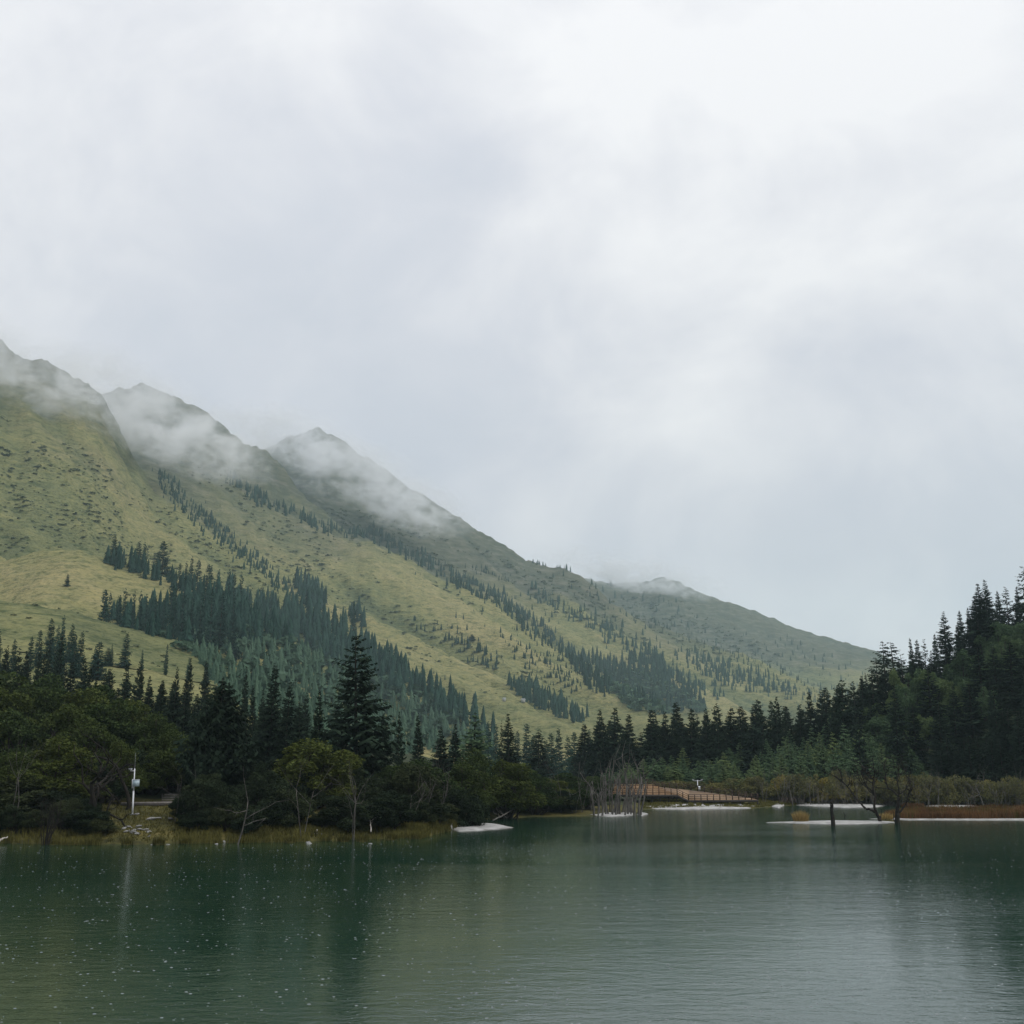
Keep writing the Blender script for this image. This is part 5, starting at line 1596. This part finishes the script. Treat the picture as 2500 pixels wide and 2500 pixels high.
# ------------------------------------------------------------------ air: haze box and mist banks on the tops
def volume_mat(name, color, density, het=None):
    m, t, o = new_mat(name)
    v = N(t, 'ShaderNodeVolumePrincipled')
    v.inputs['Color'].default_value = (*color, 1)
    v.inputs['Density'].default_value = density
    v.inputs['Anisotropy'].default_value = 0.0
    if het:
        tcn = N(t, 'ShaderNodeTexCoord')
        g = N(t, 'ShaderNodeNewGeometry')
        ln = N(t, 'ShaderNodeVectorMath', operation='LENGTH'); t.links.new(tcn.outputs['Object'], ln.inputs[0])
        fall = mth(t, 'MULTIPLY', mth(t, 'SUBTRACT', 1.0, ln.outputs['Value'], clamp=True), 1.8, clamp=True)
        nz = noise(t, mapping(t, g.outputs['Position'], (1, 1, 1.5), het[1]), het[0], 6, 0.62, 0.9)
        nf = noise(t, mapping(t, g.outputs['Position'], (1, 1, 1.4), het[1]), het[0] * 3.6, 5, 0.6, 0.4)
        nz = mth(t, 'ADD', mth(t, 'MULTIPLY', nz, 0.62), mth(t, 'MULTIPLY', nf, 0.38))
        mr = N(t, 'ShaderNodeMapRange', interpolation_type='SMOOTHSTEP')
        mr.inputs[1].default_value = 0.475; mr.inputs[2].default_value = 0.60; mr.inputs[3].default_value = 0.03; mr.inputs[4].default_value = 1.0
        t.links.new(nz, mr.inputs[0])
        d = mth(t, 'MULTIPLY', mth(t, 'MULTIPLY', mr.outputs[0], fall), density * 1.55)
        t.links.new(d, v.inputs['Density'])
    t.links.new(v.outputs[0], o.inputs['Volume'])
    return m


hb = Geo(); hb.box((0, 2700, 446), (9000, 6400, 908))
tag(link('haze', hb.mesh('haze', volume_mat('valley_haze', (0.66, 0.87, 0.93), 0.000095))), 'thin bluish rain haze filling the valley', 'haze', kind='stuff')


def ico(rows=10, cols=16):
    V = [(0, 0, 1)]
    for i in range(1, rows):
        a = i / rows * math.pi
        V += [(math.sin(a) * math.cos(b), math.sin(a) * math.sin(b), math.cos(a)) for b in np.arange(cols) / cols * 6.283]
    V.append((0, 0, -1))
    T = [(0, 1 + j, 1 + (j + 1) % cols) for j in range(cols)]
    Q = [(1 + i * cols + j, 1 + (i + 1) * cols + j, 1 + (i + 1) * cols + (j + 1) % cols, 1 + i * cols + (j + 1) % cols) for i in range(rows - 2) for j in range(cols)]
    b = 1 + (rows - 2) * cols
    T += [(b + j, len(V) - 1, b + (j + 1) % cols) for j in range(cols)]
    return np.array(V, float), np.array(Q), np.array(T)


IV, IQ, IT = ico()
for i, (x, y, r, wx, wy, dp, dens, lab) in enumerate([
        (40, 730, 1440, 250, 95, 200, 0.012, 'mist wrapped round the highest summit at the left edge'),
        (250, 755, 1700, 170, 70, 200, 0.011, 'mist in the saddle right of the highest summit'),
        (350, 825, 1560, 200, 66, 190, 0.014, 'white mist strip below the second summit'),
        (550, 835, 2400, 170, 58, 220, 0.013, 'mist hiding the left shoulder of the dark peak'),
        (680, 900, 2300, 190, 62, 220, 0.010, 'wisps across the face of the dark peak'),
        (785, 962, 2300, 130, 52, 190, 0.015, 'small white cloud low on the dark peak'),
        (1190, 1084, 3650, 200, 36, 260, 0.011, 'cloud sitting on the far ridge')]):
    c = P3(x, y, r); s = r / F
    me = mesh('mist_bank', IV, [IQ, IT], volume_mat('mist_%d' % i, (0.97, 0.98, 1.0), dens, (0.0135 if r < 2000 else 0.010, (i * 3.7, i * 1.9, 0.5))))
    o = link('mist_bank', me, None, tuple(c)); o.scale = (wx * s, dp, wy * s); o.rotation_euler = (0, R(12), 0)
    tag(o, lab, 'mist', kind='stuff')

# ------------------------------------------------------------------ labels: single out look-alikes by their order in a row or a part of the wood
def ordinal(k):
    w = ['first', 'second', 'third', 'fourth', 'fifth', 'sixth', 'seventh', 'eighth', 'ninth', 'tenth', 'eleventh', 'twelfth']
    if k < 12: return w[k]
    k += 1
    return '%d%s' % (k, 'th' if 10 <= k % 100 <= 20 else {1: 'st', 2: 'nd', 3: 'rd'}.get(k % 10, 'th'))


def screen_x(o):
    v = o.location
    d = v.y * CT + (v.z - CAMZ) * ST
    return CX + F * v.x / d


GROUPS = {}
for o in SC.objects:
    if o.parent is None and o.get('group'):
        GROUPS.setdefault(o['group'], []).append(o)
SECT = {
    'dark spruces of the right hill': ('dark spruces', [(1700, 'where the right hill begins'), (1760, 'below the tallest spire'), (1830, 'right of the tallest spire'), (1890, 'below the paired spires'), (9999, 'at the right edge of the hill')]),
    'pale larches below the right hill': ('pale green young trees', [(1300, 'behind the boardwalk'), (1440, 'behind the boardwalk end'), (1560, 'left of the white bar trees'), (1650, 'behind the crooked bare tree'), (9999, 'at the foot of the right hill')]),
    'dark undergrowth bushes of the left wood': ('dark undergrowth bushes', [(210, 'left of the white pole'), (460, 'behind the clearing'), (640, 'below the dome-shaped bush'), (850, 'below the yellow-leaved tree'), (9999, 'beyond the sand spit')]),
    'willow shrubs along the far shore': ('yellowish willow shrubs', [(1330, 'left of the small mast'), (1440, 'behind the boardwalk end'), (1570, 'behind the straw tuft'), (1700, 'behind the dead trees of the bar'), (1830, 'behind the left half of the red islet'), (9999, 'behind the right half of the red islet')]),
    'dark spruces across the valley mouth': ('dark spruces', [(1230, 'behind the dead trunk cluster'), (1420, 'behind the boardwalk'), (9999, 'left of the ragged clump')]),
    'green broadleaf trees on the right hill': ('green broadleaf trees', [(1780, 'left of the tallest spire'), (1880, 'between the tallest spire and the paired ones'), (9999, 'at the right edge of the hill')]),
    'bare grey shrubs in the willow belt': ('bare grey shrubs', [(1600, 'behind the straw tuft'), (1800, 'behind the forked bare tree'), (9999, 'behind the red islet')]),
    'grey dead trunks in the cluster left of the boardwalk': ('grey dead trunks', [(1165, 'in the left half of the cluster by the boardwalk'), (9999, 'in the right half of the cluster by the boardwalk')]),
}
for gname, members in GROUPS.items():
    members.sort(key=screen_x)
    if gname in SECT:
        what, secs = SECT[gname]
        lo = -9999
        for hi_, where in secs:
            part = [o for o in members if lo <= screen_x(o) < hi_]
            for k, o in enumerate(part):
                o['label'] = '%s from left, %s %s' % (ordinal(k), what, where)
            lo = hi_
    else:
        for k, o in enumerate(members):
            o['label'] = '%s from left of the %s' % (ordinal(k), gname)
